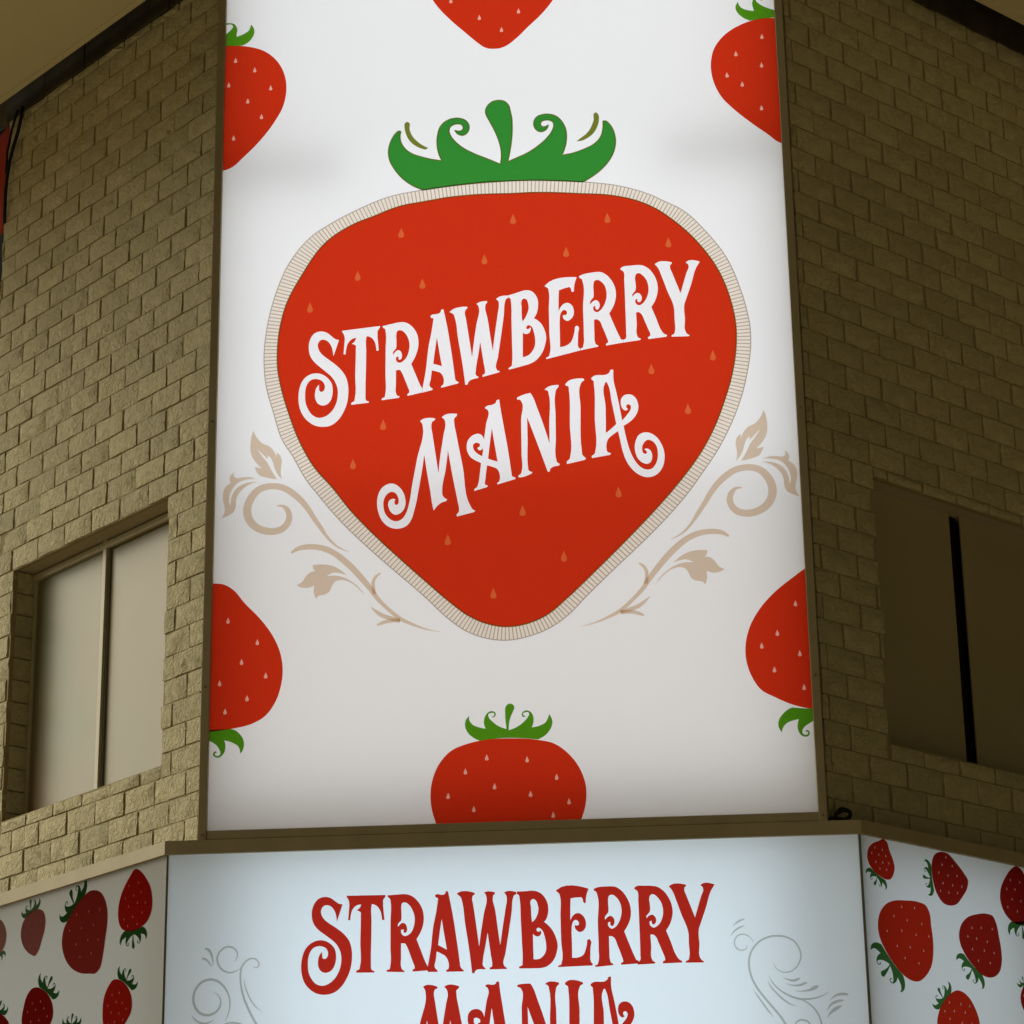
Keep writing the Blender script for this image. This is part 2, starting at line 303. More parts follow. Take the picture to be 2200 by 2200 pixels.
ART = {
    'letters': {
    'S': [
[[-777.4, 2349.4, 1], [-794.6, 2354.8], [-811.9, 2369.6], [-835, 2389.2], [-860.8, 2397.5], [-889.5, 2391.7], [-909.3, 2369.4], [-919.9, 2335.8], 
[-920.1, 2304.9], [-911.7, 2270.5], [-893.7, 2242], [-867.8, 2216.2], [-839, 2190.3], [-810.2, 2161.5], [-792.9, 2133.1], [-783.4, 2105.2], 
[-781.1, 2068.5], [-786, 2035.2], [-797.7, 2005.3], [-814.5, 1981.7], [-837.1, 1964.5], [-868.2, 1957.6], [-896.7, 1970.1], [-918.2, 1998.3], 
[-930.8, 2029.3], [-935.2, 2066.1], [-934.1, 2099.6], [-927.3, 2126.8], [-912.7, 2147.6], [-892.8, 2155], [-870, 2151.2], [-852.8, 2140.4], 
[-843.5, 2121.6], [-843.9, 2101.7], [-852.3, 2089.9], [-860.9, 2088.7], [-868, 2095.2], [-869.6, 2109], [-870.3, 2125.8, 1], [-882.4, 2109.6], 
[-888.7, 2082.3], [-886.1, 2051.7], [-874.5, 2029.9], [-854.6, 2019.3], [-831.9, 2023.5], [-815, 2042.5], [-806.7, 2069.6], [-805.5, 2103.1], 
[-811.4, 2130.9], [-827.3, 2154.6], [-850.2, 2174], [-878.9, 2183.5], [-910.2, 2179.7], [-935.7, 2164], [-952.5, 2140.2], [-962.2, 2110], 
[-966.6, 2073.5], [-963.1, 2024.6], [-949.3, 1981.5], [-924.8, 1947], [-890.5, 1921.3], [-850.8, 1911.5], [-814, 1916.5], [-780.2, 1940.8], 
[-755, 1979.1], [-738.2, 2024], [-731.4, 2075.4], [-734.6, 2127.5], [-744.7, 2161.6], [-762, 2190], [-787.9, 2218.8], [-819.5, 2246.3], 
[-845.4, 2267.5], [-865.6, 2290], [-875.8, 2312.1], [-878, 2327.7], [-873.2, 2342.9], [-863.3, 2353.3], [-849, 2354.2], [-831.7, 2345.7], 
[-817.3, 2326.5], [-808.5, 2302.9], [-804.9, 2281.1], [-803.1, 2267.2, 1], [-789.9, 2308.2]]],
    'T': [
[[-763.3, 2396.2, 1], [-583, 2412.7, 1], [-583.8, 2404.1], [-593, 2389], [-594.3, 2364.3], [-592, 2330.1], [-588.5, 2286.8, 1], [-599.9, 2286.7, 1], 
[-601.4, 2305.9], [-608.6, 2334], [-620, 2351.5], [-634.4, 2360.5], [-645.8, 2362.9, 1], [-648.1, 2351.2], [-647.8, 2286.4], [-648.7, 2194.1], 
[-650.6, 2102.4], [-650.4, 2044.5, 1], [-646.1, 2035.1], [-633.3, 2030, 1], [-636.2, 2023.5, 1], [-716.9, 2017, 1], [-717.8, 2024.6], [-704.3, 2034.6], 
[-700.1, 2052.7], [-699.2, 2165.7], [-697, 2304], [-697.1, 2316.4], [-702.8, 2321.3], [-717.1, 2326.6, 1], [-705.7, 2335.3], [-695, 2356.5, 1], 
[-705.8, 2355.4], [-723, 2345.4], [-735.7, 2327.4], [-741.3, 2309.1], [-745.4, 2274.7, 1], [-755.4, 2275.2, 1], [-751.5, 2328.1], [-750.2, 2359], 
[-754.6, 2377.8], [-760.4, 2387.4]]],
    'R1': [
[[-570.6, 2411.5, 1], [-527.5, 2420.7], [-481.8, 2428], [-472.6, 2427.6], [-449.8, 2419.6], [-424.7, 2396.1], [-408.7, 2368.1], [-400.9, 2333.1], 
[-401, 2303.5], [-406.7, 2274.2], [-418.2, 2242.7], [-434.7, 2211.5, 1], [-413.9, 2156.7], [-391.4, 2099.5], [-383.3, 2084, 1], [-382.3, 2064.9, 1], 
[-452.7, 2050.5, 1], [-453.8, 2057.1], [-444.8, 2067.7], [-444.7, 2077.4], [-450.4, 2092.3], [-463.9, 2129.5], [-482, 2174.4], [-486.6, 2181.9], 
[-495.7, 2183.6], [-507, 2181.6, 1], [-507.1, 2111.9], [-507.1, 2068], [-502.5, 2055.6], [-489.4, 2048.9, 1], [-493.5, 2042.5, 1], [-573.9, 2033.9, 1], 
[-573.9, 2041.7], [-561.5, 2048.4], [-557.4, 2065.3], [-556.6, 2163], [-556, 2285.9], [-556.1, 2384.8], [-558.4, 2396], [-567.6, 2402.7]], 
[[-505.1, 2367.6], [-502.4, 2379.8], [-495.5, 2385.7], [-484.1, 2385.9], [-468.1, 2375.8], [-454.4, 2355.4], [-445.4, 2330.2], [-442.7, 2307.9], 
[-445.5, 2280.9], [-452.3, 2256.6], [-461.5, 2239.7], [-472.9, 2228], [-488.8, 2220.1], [-500.2, 2224.3], [-506.6, 2236.9], [-505.9, 2247.9], 
[-497.4, 2251.7, 1], [-493.8, 2247.3], [-495.6, 2240.8], [-492.2, 2236.2], [-484.2, 2237.8], [-479.2, 2247.9], [-479.2, 2262.7], [-484.2, 2277.7], 
[-495.6, 2284.4], [-507, 2280], [-513.8, 2271.6], [-520.7, 2261.6, 1], [-521.1, 2274.4], [-513.8, 2285.2], [-507, 2293.5], [-505.2, 2303.3], 
[-504.7, 2332.9]]],
    'A1': [
[[-343.4, 2451.5, 1], [-340, 2456.3], [-310.2, 2462.4], [-301.1, 2465.7], [-295.3, 2471.6], [-291.8, 2482.7], [-281.5, 2485.2, 1], [-278.2, 2469.6], 
[-264.9, 2399.5], [-247.5, 2282.6], [-228.3, 2124.8, 1], [-223.8, 2117.2], [-211, 2109.3, 1], [-214.9, 2102.9, 1], [-294.2, 2084.5, 1], 
[-294.7, 2091.1], [-285.1, 2100.4], [-281.6, 2114.9], [-283.7, 2134.5], [-289.3, 2149.5], [-298.3, 2160.9], [-318.7, 2169.1], [-337.9, 2174.9, 1], 
[-342.7, 2132.3], [-347.4, 2093.4], [-342.9, 2087.9], [-333.2, 2080.6, 1], [-337.3, 2074.2, 1], [-381.3, 2064.2, 1], [-382.3, 2084.2, 1], 
[-366.3, 2177.4], [-352.1, 2299.6], [-338.1, 2373.1], [-328.6, 2440.9, 1], [-340, 2443.9]], 
[[-312.7, 2340.3, 1], [-302.2, 2267.8], [-290.2, 2193.6, 1], [-309.4, 2200.6], [-331, 2207.7, 1], [-322.7, 2273.6]]],
    'W': [
[[-252.6, 2468.4, 1], [-246.1, 2475.6], [-170.5, 2493.7, 1], [-167.2, 2489.3], [-177.6, 2474.9], [-180, 2462.6], [-175.6, 2435], [-165, 2360.2], 
[-148, 2232.6, 1], [-138.1, 2314.6], [-125.8, 2398], [-113.5, 2486.8], [-115.7, 2494.4], [-124.3, 2504.8, 1], [-120.1, 2508.3], [-75.4, 2518.4, 1], 
[-73.2, 2512.4], [-81.4, 2500.3], [-83.3, 2487.9], [-73.1, 2430.3], [-60.6, 2335.7], [-50.1, 2262.6, 1], [-37.5, 2359.3], [-25, 2445.4], 
[-18.5, 2502.3], [-20.7, 2514.9], [-31.3, 2525.3, 1], [-26.2, 2530.6], [26.3, 2542.3, 1], [26.1, 2529.9, 1], [16.9, 2525.1], [11, 2508.4], 
[4.6, 2444.1], [-10.6, 2333.4], [-25.6, 2230.7], [-33.7, 2167.4], [-29.9, 2161.1], [-18, 2156.9, 1], [-22.1, 2150.5, 1], [-99.3, 2130.7, 1], 
[-99.6, 2138.6], [-88.9, 2147.9], [-88.1, 2160.1], [-93.9, 2201.9], [-108.6, 2309.5, 1], [-118.4, 2244.7], [-130.6, 2166.8], [-130.8, 2142.4], 
[-126.3, 2136.8], [-118, 2132.1, 1], [-121.9, 2125.7, 1], [-151.4, 2118.9], [-161.6, 2113.3], [-167.4, 2105], [-170.9, 2094.6, 1], [-181.5, 2094.4, 1], 
[-185.2, 2132.6], [-198, 2231.1], [-213, 2330.3], [-229.2, 2445], [-232.6, 2455.1], [-241.6, 2462.9]]],
    'B': [
[[27.5, 2542.7, 1], [72.2, 2555.4], [95.2, 2563], [113.5, 2565.2], [136.2, 2559.8], [154.1, 2541.5], [165.1, 2516.1], [167.3, 2488.6], [164.1, 2461.5], 
[156.8, 2437], [145.8, 2419.6, 1], [160.9, 2409.5], [178.7, 2391.4], [191.9, 2366.1], [200.3, 2336.1], [202.2, 2316.3], [197.1, 2284.5], 
[185.1, 2248.2], [168.8, 2221.9], [148, 2200.8], [125.2, 2188.4], [88.8, 2177.8], [24.8, 2162.3, 1], [23.1, 2168.5], [27.7, 2173.2], [38, 2181.3], 
[39.8, 2195.9], [41, 2303.9], [40.2, 2402.7], [38.5, 2514.6], [37, 2524.6], [34.1, 2527.7], [27.3, 2530, 1]], 
[[90.9, 2514.6], [94.4, 2519.4], [102.5, 2522.8], [112.7, 2517.3], [119.2, 2500.8], [122.3, 2483.3], [120.9, 2463.5], [113.7, 2441.5], [103, 2419.6], 
[91.4, 2405.8, 1], [89.5, 2425.2], [89.2, 2474.9]], 
[[92.8, 2347.9, 1], [102.9, 2340.5], [116.5, 2341.1], [126.9, 2351.8], [130.6, 2366.4], [128.4, 2373.9, 1], [122.6, 2367.3], [115.8, 2364.1], 
[110.1, 2368.6], [110.3, 2377.2], [117.2, 2383.8], [128.5, 2381.8], [137.5, 2372.3], [143.9, 2351], [149.1, 2323.6], [150.2, 2298.9], [147.1, 2274.5], 
[135.3, 2250.4], [119.2, 2232.8], [105.5, 2226], [90.7, 2222.5, 1], [91.4, 2289.3]]],
    'E': [
[[199.2, 2582.2, 1], [205.1, 2589.4], [352.5, 2621.7, 1], [348.1, 2608.9], [342, 2589.2], [337.6, 2549, 1], [329.6, 2546.1], [325.2, 2552.5], 
[324.3, 2562.6], [317.6, 2571.6], [305, 2569.7], [267.2, 2557.8, 1], [264.6, 2513], [263.3, 2447.3, 1], [273.3, 2470.4], [289.6, 2487], 
[305.6, 2491.2], [321.3, 2483], [332.3, 2465.1], [335.2, 2445.2], [331.3, 2423], [319.6, 2406.3], [303.5, 2398.3], [290.1, 2405.2], [282.4, 2419.1], 
[283.8, 2429.5, 1], [292.9, 2428.5], [300.9, 2433.1], [302.3, 2444.2], [295.7, 2453.2], [284.3, 2453.7], [275, 2443], [270.1, 2428.4], [267.9, 2408.6], 
[267.1, 2339.5], [266.2, 2265.2, 1], [298.5, 2274.1], [316.9, 2288], [328.9, 2314.5], [336.3, 2343.7], [341.4, 2368.2], [348.3, 2371.6], [356, 2363.8], 
[353.1, 2335.6], [351.1, 2298.7], [351.5, 2266.8], [354.7, 2258], [360, 2254.1, 1], [359.8, 2244.8, 1], [200.2, 2207.2, 1], [200.3, 2213.5], 
[212.7, 2221.5], [216.2, 2231.2], [217.3, 2341.8], [217.5, 2465.5], [217.7, 2560.1], [215, 2570.2], [207.1, 2576.8]]],
    'R2': [
[[362.8, 2624.5, 1], [368, 2628], [429.9, 2642.6], [448.2, 2644.2], [466.4, 2642.8], [493.4, 2627], [515.4, 2598.5], [530.4, 2565.3], [535.5, 2530.2], 
[530.5, 2488.2], [518.3, 2456.5], [501.1, 2427.6, 1], [518.4, 2379.8], [547.9, 2304.5], [554.3, 2291.9], [563.1, 2290.3, 1], [563.3, 2275.8, 1], 
[482.4, 2264, 1], [482, 2271.9], [491.9, 2280], [491.4, 2287.4], [484.8, 2309.9], [468, 2357.4], [453.1, 2392.7], [444.2, 2399.3], [429.4, 2398.7, 1], 
[428.9, 2332.1], [431, 2282.8], [434.1, 2272.8], [447.1, 2266.1, 1], [442.8, 2259.7, 1], [360.9, 2245, 1], [361.2, 2254.3, 1], [370.5, 2257.3], 
[376.5, 2273], [379.1, 2334.4], [378.7, 2458], [378.7, 2602.4], [375.5, 2611.4], [366.5, 2616.8]], 
[[430.6, 2580], [433.2, 2593.6], [440.3, 2600.8], [454, 2601.9], [469.6, 2590.6], [482.8, 2572.6], [490.1, 2547.3], [491.7, 2524.8], [486.3, 2492.7], 
[475.4, 2465.9], [461.3, 2446.7], [442.9, 2436.5], [431.7, 2443.2], [426.3, 2455.8], [428.9, 2466.9], [438.5, 2468.1, 1], [436.7, 2460.3], 
[439.8, 2451.5], [447.7, 2449.9], [454.8, 2459.4], [457.5, 2474.2], [453.3, 2489.3], [439.9, 2498.6], [428.4, 2494.2], [414, 2478.2, 1], 
[413.1, 2491.2], [419.5, 2502.1], [429, 2515.3], [430.5, 2530.2], [430, 2555.1]]],
    'R3': [
[[559.5, 2654.7, 1], [564.7, 2660.7], [612.9, 2669.7], [638, 2671], [665.2, 2667.7], [692, 2650.9], [713.8, 2622.3], [728.6, 2586.7], [733.5, 2551.5], 
[729.6, 2516.9], [718.3, 2482.7], [699.8, 2451.3, 1], [717.9, 2401], [744.7, 2325.8], [751.1, 2315.7], [769.4, 2303.8, 1], [765.1, 2296.1, 1], 
[680.3, 2287.7, 1], [679.4, 2295.6], [689.9, 2305], [690.2, 2313.6], [681.9, 2338.5], [665.3, 2383.7], [648.4, 2421.5], [641.8, 2426.8], 
[627, 2426.2, 1], [628.7, 2370.6], [629.1, 2309], [633.3, 2299], [646.2, 2292.2, 1], [641.9, 2284.6, 1], [564, 2275.6, 1], [564.2, 2290.6, 1], 
[572.2, 2293.1], [577, 2301.5], [577.6, 2323.6], [577.8, 2447.1], [576.5, 2596.4], [575.4, 2636.4], [571.1, 2644.1], [562.1, 2649.6]], 
[[628, 2606.4], [631.9, 2621.2], [640.1, 2628.3], [650.3, 2627.4], [665.8, 2614.6], [678.9, 2596.5], [687.2, 2571.2], [689.8, 2546.1], [685.4, 2516.5], 
[673.1, 2487.3], [659, 2470.6], [642.9, 2462.6], [631.7, 2468.1], [625.3, 2480.8], [626.8, 2491.9], [636.7, 2495.7, 1], [634.6, 2487.8], 
[637.8, 2480.2], [645.7, 2478.6], [653.9, 2488.2], [656.5, 2500.5], [652.5, 2515.6], [640.3, 2526.1], [626.6, 2523], [613.6, 2506.9, 1], 
[612.4, 2518.7], [620, 2529.5], [627.1, 2539.1], [629.7, 2549], [629.5, 2578.9]]],
    'Y': [
[[722.9, 2670.7, 1], [726.9, 2674.8], [804, 2677.3, 1], [803.1, 2671.9], [796, 2663.4], [794.5, 2653.5], [802.6, 2625.6], [817, 2582.5], 
[839.5, 2515.5, 1], [852.4, 2558.4], [870.4, 2617.4], [881.9, 2651.8], [881.1, 2660.6], [869.5, 2672.4, 1], [872.6, 2676.3], [935.7, 2674.5, 1], 
[931.4, 2667], [919.3, 2647.5], [909.2, 2623], [893.6, 2568.9], [868.2, 2495.5], [855.5, 2458.9], [855.1, 2384.8], [857, 2315.8], [861.2, 2308.2], 
[874, 2299, 1], [869.7, 2293.8, 1], [789.4, 2295, 1], [790.1, 2301.6], [802.7, 2309.6], [805.8, 2320.6], [806.6, 2387], [804.4, 2451.4], 
[801.4, 2463.9], [778.7, 2527], [754.2, 2605.4], [737.5, 2651.2], [731, 2661.5]]],
    'M': [
[[-393.4, 1921.6, 1], [-390.6, 1924.5], [-324.9, 1932, 1], [-324.4, 1926.2], [-338.5, 1913.2], [-341.4, 1899.8], [-336, 1849.8], [-322.5, 1753.3], 
[-309.8, 1658.7, 1], [-300.1, 1746.3], [-285.5, 1844.7], [-276.6, 1910.6], [-279.3, 1921.2], [-292.5, 1935.4, 1], [-287.7, 1940.6], 
[-220.5, 1949.8, 1], [-222.9, 1940], [-234.2, 1926.9], [-234.4, 1908.8], [-223.7, 1839], [-196.9, 1688.3], [-159.8, 1485.2], [-154.3, 1476.2], 
[-141.1, 1466.8, 1], [-146.2, 1460.5, 1], [-225.5, 1441.7, 1], [-226.8, 1451.1], [-217, 1464], [-215.5, 1478.6], [-220.8, 1511.3], [-242.1, 1627.7], 
[-264.9, 1770.3, 1], [-275.3, 1679.6], [-292.8, 1573.4], [-291.5, 1549.6], [-281.9, 1534.5], [-269.9, 1528.1, 1], [-275, 1518.8, 1], [-295.9, 1512.9], 
[-315.5, 1497.4], [-332.9, 1475.4, 1], [-337.8, 1498.3], [-348.6, 1572.7], [-364.9, 1677.4], [-375.2, 1752.5, 1], [-384.5, 1684.2], [-398.8, 1598.5], 
[-421.4, 1484], [-438.3, 1431.7], [-456.4, 1407.4], [-482.8, 1395.2], [-513.4, 1394.1], [-544.1, 1406.5], [-569.1, 1431], [-585.9, 1467], 
[-594.4, 1508.7], [-593.6, 1544.2], [-583.3, 1579.3], [-563.8, 1603.8], [-541.4, 1614.7], [-519, 1614.7], [-491, 1596.3], [-471.5, 1565.9], 
[-463.2, 1533], [-464.6, 1503.5], [-477.2, 1477.4], [-493.9, 1464.8], [-510.6, 1461.7], [-527.4, 1472.1], [-539.9, 1494.7], [-543.6, 1515.5], 
[-537.2, 1533], [-521.8, 1540.7], [-508.7, 1536.3, 1], [-513.4, 1529.1], [-513.4, 1517.3], [-505, 1509.5], [-496.7, 1516.6], [-494.4, 1531.3], 
[-499.4, 1552.2], [-510.6, 1569], [-524.6, 1574.9], [-541.4, 1570.2], [-556.7, 1553.1], [-565.1, 1528.2], [-565.1, 1501.6], [-558, 1471.8], 
[-541.3, 1447.6], [-519, 1432.5], [-496.7, 1431.1], [-477.2, 1442.1], [-460.5, 1467.9], [-446.4, 1514.5], [-432.3, 1602.8], [-409.5, 1730], 
[-382.3, 1897], [-385, 1907.7], [-390.6, 1917]]],
    'A2': [
[[-90.3, 1975.2, 1], [-84.6, 1981], [-50.7, 1990.4], [-40.5, 1997.2], [-34.7, 2010.3], [-22.7, 2012.9, 1], [-20.3, 1987.9], [-7, 1897.9], 
[13.6, 1764.9], [30.5, 1630.3, 1], [35, 1627], [48.9, 1620, 1], [44.8, 1614, 1], [-36.8, 1591.3, 1], [-37.9, 1597.3], [-28.8, 1606.4], [-25.3, 1618.1], 
[-25.1, 1634.7], [-30.4, 1656.3], [-41.4, 1671.1], [-59.1, 1679], [-83.6, 1688.3, 1], [-88.5, 1654], [-93.4, 1611.4], [-94.7, 1597.2], [-91.4, 1591.2], 
[-80.8, 1588.4, 1], [-84.9, 1580.2, 1], [-144.1, 1563.7, 1], [-144, 1572], [-131.7, 1582.2], [-125.9, 1598.5], [-117.5, 1650.4], [-111.4, 1700.4, 1], 
[-134.7, 1712.6], [-159.2, 1730.4], [-173.5, 1756.1], [-177.7, 1782.6], [-174.1, 1808.8], [-160.4, 1829.9], [-142.4, 1842.3], [-124.4, 1846.3], 
[-108.7, 1839.7], [-99.9, 1827.3], [-96.7, 1814.7, 1], [-93, 1841.4], [-85.6, 1894], [-77, 1961.3], [-80.3, 1966.2], [-88.1, 1970.2]], 
[[-59.6, 1870, 1], [-48.7, 1796.3], [-34.9, 1704.4, 1], [-54.3, 1710.5], [-78.7, 1720.5, 1], [-71.3, 1782.9]], 
[[-106.5, 1733.7, 1], [-125.4, 1745.7], [-140.9, 1761.9], [-147.5, 1778.9], [-146.2, 1793.3], [-138.3, 1800.1], [-127.1, 1800.8], [-117.1, 1795.6], 
[-116, 1787.2], [-118.3, 1781.3], [-126.9, 1778.1, 1], [-126.3, 1770.8], [-120.8, 1764.6], [-111.8, 1764.3], [-101.2, 1773.9, 1], [-103, 1753.1]]],
    'N': [
[[59.5, 2013.4, 1], [61.2, 2019.4], [69.1, 2023.9], [121.6, 2040.3, 1], [125.6, 2034.8], [155.7, 1956], [207.3, 1784.3, 1], [208, 1876.6], 
[207.7, 2033.6], [204.6, 2045.9], [189.6, 2052.6, 1], [193.5, 2057.8], [254.6, 2074.8, 1], [255.4, 2070.1], [243.3, 2050], [238.4, 2028.2], 
[238, 1923.5], [237, 1808.9], [236.2, 1706.4], [240.2, 1690.7], [253.5, 1679.5, 1], [247.1, 1671.4, 1], [214.9, 1663.5], [208.1, 1656.6], 
[206.8, 1646.7, 1], [202.2, 1643.8], [194.5, 1648.4, 1], [182, 1688.7], [148.2, 1792.8], [105.6, 1918.3, 1], [106, 1808.9], [105.9, 1670.4], 
[107.8, 1656.1], [114.4, 1649.8], [126.1, 1645.8, 1], [122, 1638.4, 1], [71.6, 1621.9], [61.6, 1621.9, 1], [60.6, 1629.5], [71.9, 1639.7], 
[76.6, 1655], [76.9, 1738.4], [77.3, 1906.3], [77.8, 2002.9], [73.4, 2008], [62.1, 2009.7]]],
    'I': [
[[286.2, 2075, 1], [290.8, 2082.7], [371.1, 2101.9, 1], [375.9, 2096.3], [362.4, 2082.7], [356.9, 2070.3], [355.1, 1960.1], [355.8, 1741.7], 
[358.2, 1721.4], [374.5, 1703.7, 1], [369.1, 1695.6, 1], [285.7, 1678.6, 1], [285.1, 1688.9], [298.4, 1703.8], [302.5, 1719.1], [303.5, 1868.4], 
[302.4, 2050.6], [300.6, 2064.9], [289, 2070.1]]],
    'A3': [
[[408.8, 2102.7, 1], [417.2, 2110.3], [487.6, 2121.4], [493.7, 2127.5], [499.8, 2139.8], [512.4, 2139.9, 1], [511.7, 2091.9], [525.6, 2015.6], 
[546.5, 1883.6, 1], [569.1, 1910.1], [584.2, 1931.4], [589, 1946.8], [587.9, 1956.3], [579.3, 1962.9], [570.6, 1961.7], [567.4, 1954], [570.1, 1944.5], 
[575.1, 1939, 1], [563.9, 1932.3], [552.5, 1939], [544.2, 1955.1], [542.3, 1970.8], [545.3, 1992.7], [557.4, 2007.9], [575, 2013.4], [595.3, 2009.4], 
[612.2, 1992.9], [621.6, 1967.4], [622.9, 1942.2], [614.2, 1914.4], [594.5, 1887.1], [552.4, 1856.8, 1], [562.8, 1795], [578.3, 1732.3], 
[599.8, 1681.9], [624.8, 1650], [650.3, 1636.6], [673.4, 1638.7], [691.3, 1656.5], [702.1, 1680.7], [706, 1711.4], [702.8, 1742.5], [692, 1766.2], 
[672.2, 1781], [657.8, 1781.6], [644.4, 1769.8], [635.2, 1751.6], [634.6, 1733], [639.9, 1717.3], [649.9, 1713.8], [655.8, 1719.7], [651.8, 1729.2], 
[644.2, 1736.3, 1], [656.5, 1739.8], [670.6, 1731.5], [678.7, 1712.6], [677.9, 1687.9], [668.6, 1669.7], [654.1, 1664.2], [634.1, 1671.2], 
[614.5, 1690.5], [603.8, 1718.8], [600.4, 1746.8], [607.3, 1783.8], [621, 1808.1], [641.6, 1819], [667.7, 1817.9], [698.8, 1798.5], [723.6, 1760.2], 
[735.2, 1719.5], [735.3, 1682.4], [725.4, 1645.8], [704.3, 1615.9], [675, 1600.2], [646.2, 1599.8], [615, 1613.4], [584.2, 1642.4], [562.2, 1677.3], 
[546.2, 1724.3], [536.1, 1774.4], [526.2, 1831.4, 1], [499.6, 1813.3], [480.2, 1795.4], [472.5, 1777.1], [470.2, 1746.1], [472.8, 1733.6], 
[490.7, 1723.6, 1], [485.3, 1715.4, 1], [402, 1703.2, 1], [401.3, 1711.9], [414.7, 1723.7], [418.8, 1739], [419.9, 1894.7], [419.8, 2073.8], 
[418.1, 2088.1], [410.9, 2093.2]], 
[[471.7, 2073.1], [474.8, 2078.3], [480, 2078.1], [483.4, 2071], [501.1, 1972.6], [518.5, 1867, 1], [494.6, 1844.6], [469.4, 1824.5, 1], 
[471.5, 1955.1]]]},
    'low': {
    'S': [
[[-741.3, -345, 1], [-757.6, -341.8], [-773.9, -330.3], [-795.6, -315], [-820.1, -310], [-847.2, -317.7], [-866, -339.2], [-876, -369.8], 
[-876.3, -397.2], [-868.5, -426.7], [-851.6, -450.3], [-827.1, -470.7], [-800, -491], [-772.9, -513.9], [-756.6, -537.4], [-747.6, -561.3], 
[-745.6, -593.5], [-750.3, -623.4], [-761.4, -650.8], [-777.4, -673.2], [-798.7, -690.4], [-828.2, -699.2], [-855.1, -690.7], [-875.4, -667.7], 
[-887.2, -641.5], [-891.2, -609.4], [-890.2, -579.7], [-883.6, -555], [-869.8, -535.3], [-851, -527], [-829.4, -528.3], [-813.2, -536.4], 
[-804.4, -552.1], [-804.9, -569.7], [-812.9, -580.9], [-820.9, -582.7], [-827.7, -577.7], [-829.1, -565.6], [-829.8, -550.8, 1], [-841.2, -566.2], 
[-847.3, -590.9], [-844.9, -617.7], [-834, -635.9], [-815.1, -643.5], [-793.7, -637.8], [-777.7, -619.5], [-769.7, -594.8], [-768.6, -565.1], 
[-774.1, -541.1], [-789, -521.6], [-810.7, -506.5], [-837.7, -500.6], [-867.3, -506.8], [-891.5, -523], [-907.4, -545.5], [-916.6, -573], 
[-920.9, -605.6], [-917.8, -648.5], [-904.8, -685.4], [-881.7, -713.6], [-849.4, -733.3], [-811.8, -738.5], [-777.1, -730.7], [-745, -706.2], 
[-721.1, -670.1], [-705.1, -629], [-698.6, -582.9], [-701.4, -537.2], [-710.9, -507.9], [-727.2, -484.4], [-751.6, -461.3], [-781.4, -439.8], 
[-805.8, -423.4], [-824.9, -405.3], [-834.5, -386.8], [-836.4, -373.2], [-831.9, -359.3], [-822.5, -349.3], [-809, -347.2], [-792.7, -353.2], 
[-779.1, -368.8], [-770.8, -388.9], [-767.5, -407.8], [-765.8, -419.9, 1], [-753.3, -382.5]]],
    'T': [
[[-724.7, -307.7, 1], [-552.3, -309.2, 1], [-553.1, -316.8], [-561.8, -329.2], [-563, -350.9], [-560.6, -381.2], [-557.1, -419.8, 1], 
[-568, -418.9, 1], [-569.5, -401.8], [-576.5, -376.4], [-587.5, -359.9], [-601.2, -350.7], [-612.2, -347.5, 1], [-614.3, -357.6], [-613.9, -414.9], 
[-614.4, -496.2], [-615.9, -576.9], [-615.6, -628.1, 1], [-611.4, -636.7], [-599.2, -642.3, 1], [-601.9, -647.9, 1], [-679.1, -646.5, 1], 
[-680, -639.7], [-667, -632], [-663.1, -616.4], [-662.6, -516.7], [-660.9, -394.9], [-661, -384], [-666.5, -379.2], [-680.3, -373.2, 1], 
[-669.4, -366.5], [-659.2, -348.8, 1], [-669.5, -348.8], [-685.9, -356.1], [-698, -370.8], [-703.3, -386.5], [-707.1, -416.4, 1], [-716.7, -415.1, 1], 
[-713.1, -368.8], [-712, -341.7], [-716.3, -324.7], [-721.8, -315.7]]],
    'R1': [
[[-544.1, -311.3, 1], [-503.8, -309.2], [-460.9, -309], [-452.3, -310.7], [-430.9, -321], [-407.4, -345.4], [-392.4, -372.4], [-385, -404.6], 
[-385.1, -430.8], [-390.5, -456.1], [-401.2, -482.4], [-416.6, -507.8, 1], [-397.1, -559.4], [-376, -613.3], [-368.4, -628.2, 1], [-367.4, -645.3, 1], 
[-433.4, -648.4, 1], [-434.4, -642.3], [-425.9, -634.2], [-425.9, -625.5], [-431.2, -611.5], [-443.9, -576.6], [-460.9, -534.2], [-465.2, -526.9], 
[-473.7, -524.2], [-484.4, -524.3, 1], [-484.4, -586.3], [-484.3, -625.3], [-480.1, -636.9], [-467.8, -644.7, 1], [-471.6, -649.8, 1], 
[-547, -646.3, 1], [-547, -639.4], [-535.3, -635.1], [-531.5, -620.7], [-530.8, -534], [-530.4, -424.9], [-530.5, -337], [-532.7, -326.7], 
[-541.3, -319.6]], 
[[-482.7, -359.4], [-480.2, -348.9], [-473.7, -344.7], [-463, -346.1], [-448, -357.3], [-435.2, -377.4], [-426.7, -401], [-424.2, -421.2], 
[-426.8, -444.7], [-433.2, -465.4], [-441.7, -479], [-452.4, -487.9], [-467.3, -492.7], [-478, -487.4], [-484, -475.3], [-483.3, -465.6], 
[-475.4, -463.4, 1], [-472, -467.8], [-473.7, -473.4], [-470.5, -477.9], [-463.1, -477.6], [-458.4, -469.3], [-458.4, -456.2], [-463, -442.2], 
[-473.7, -434.7], [-484.4, -437], [-490.8, -443.4], [-497.2, -451.4, 1], [-497.7, -439.9], [-490.8, -431.4], [-484.4, -424.9], [-482.7, -416.5], 
[-482.3, -390.3]]],
    'A1': [
[[-335.3, -317.9, 1], [-332.1, -314.4], [-304.5, -315.6], [-296, -314.7], [-290.7, -310.7], [-287.5, -301.7], [-277.9, -301.8, 1], [-274.8, -316.2], 
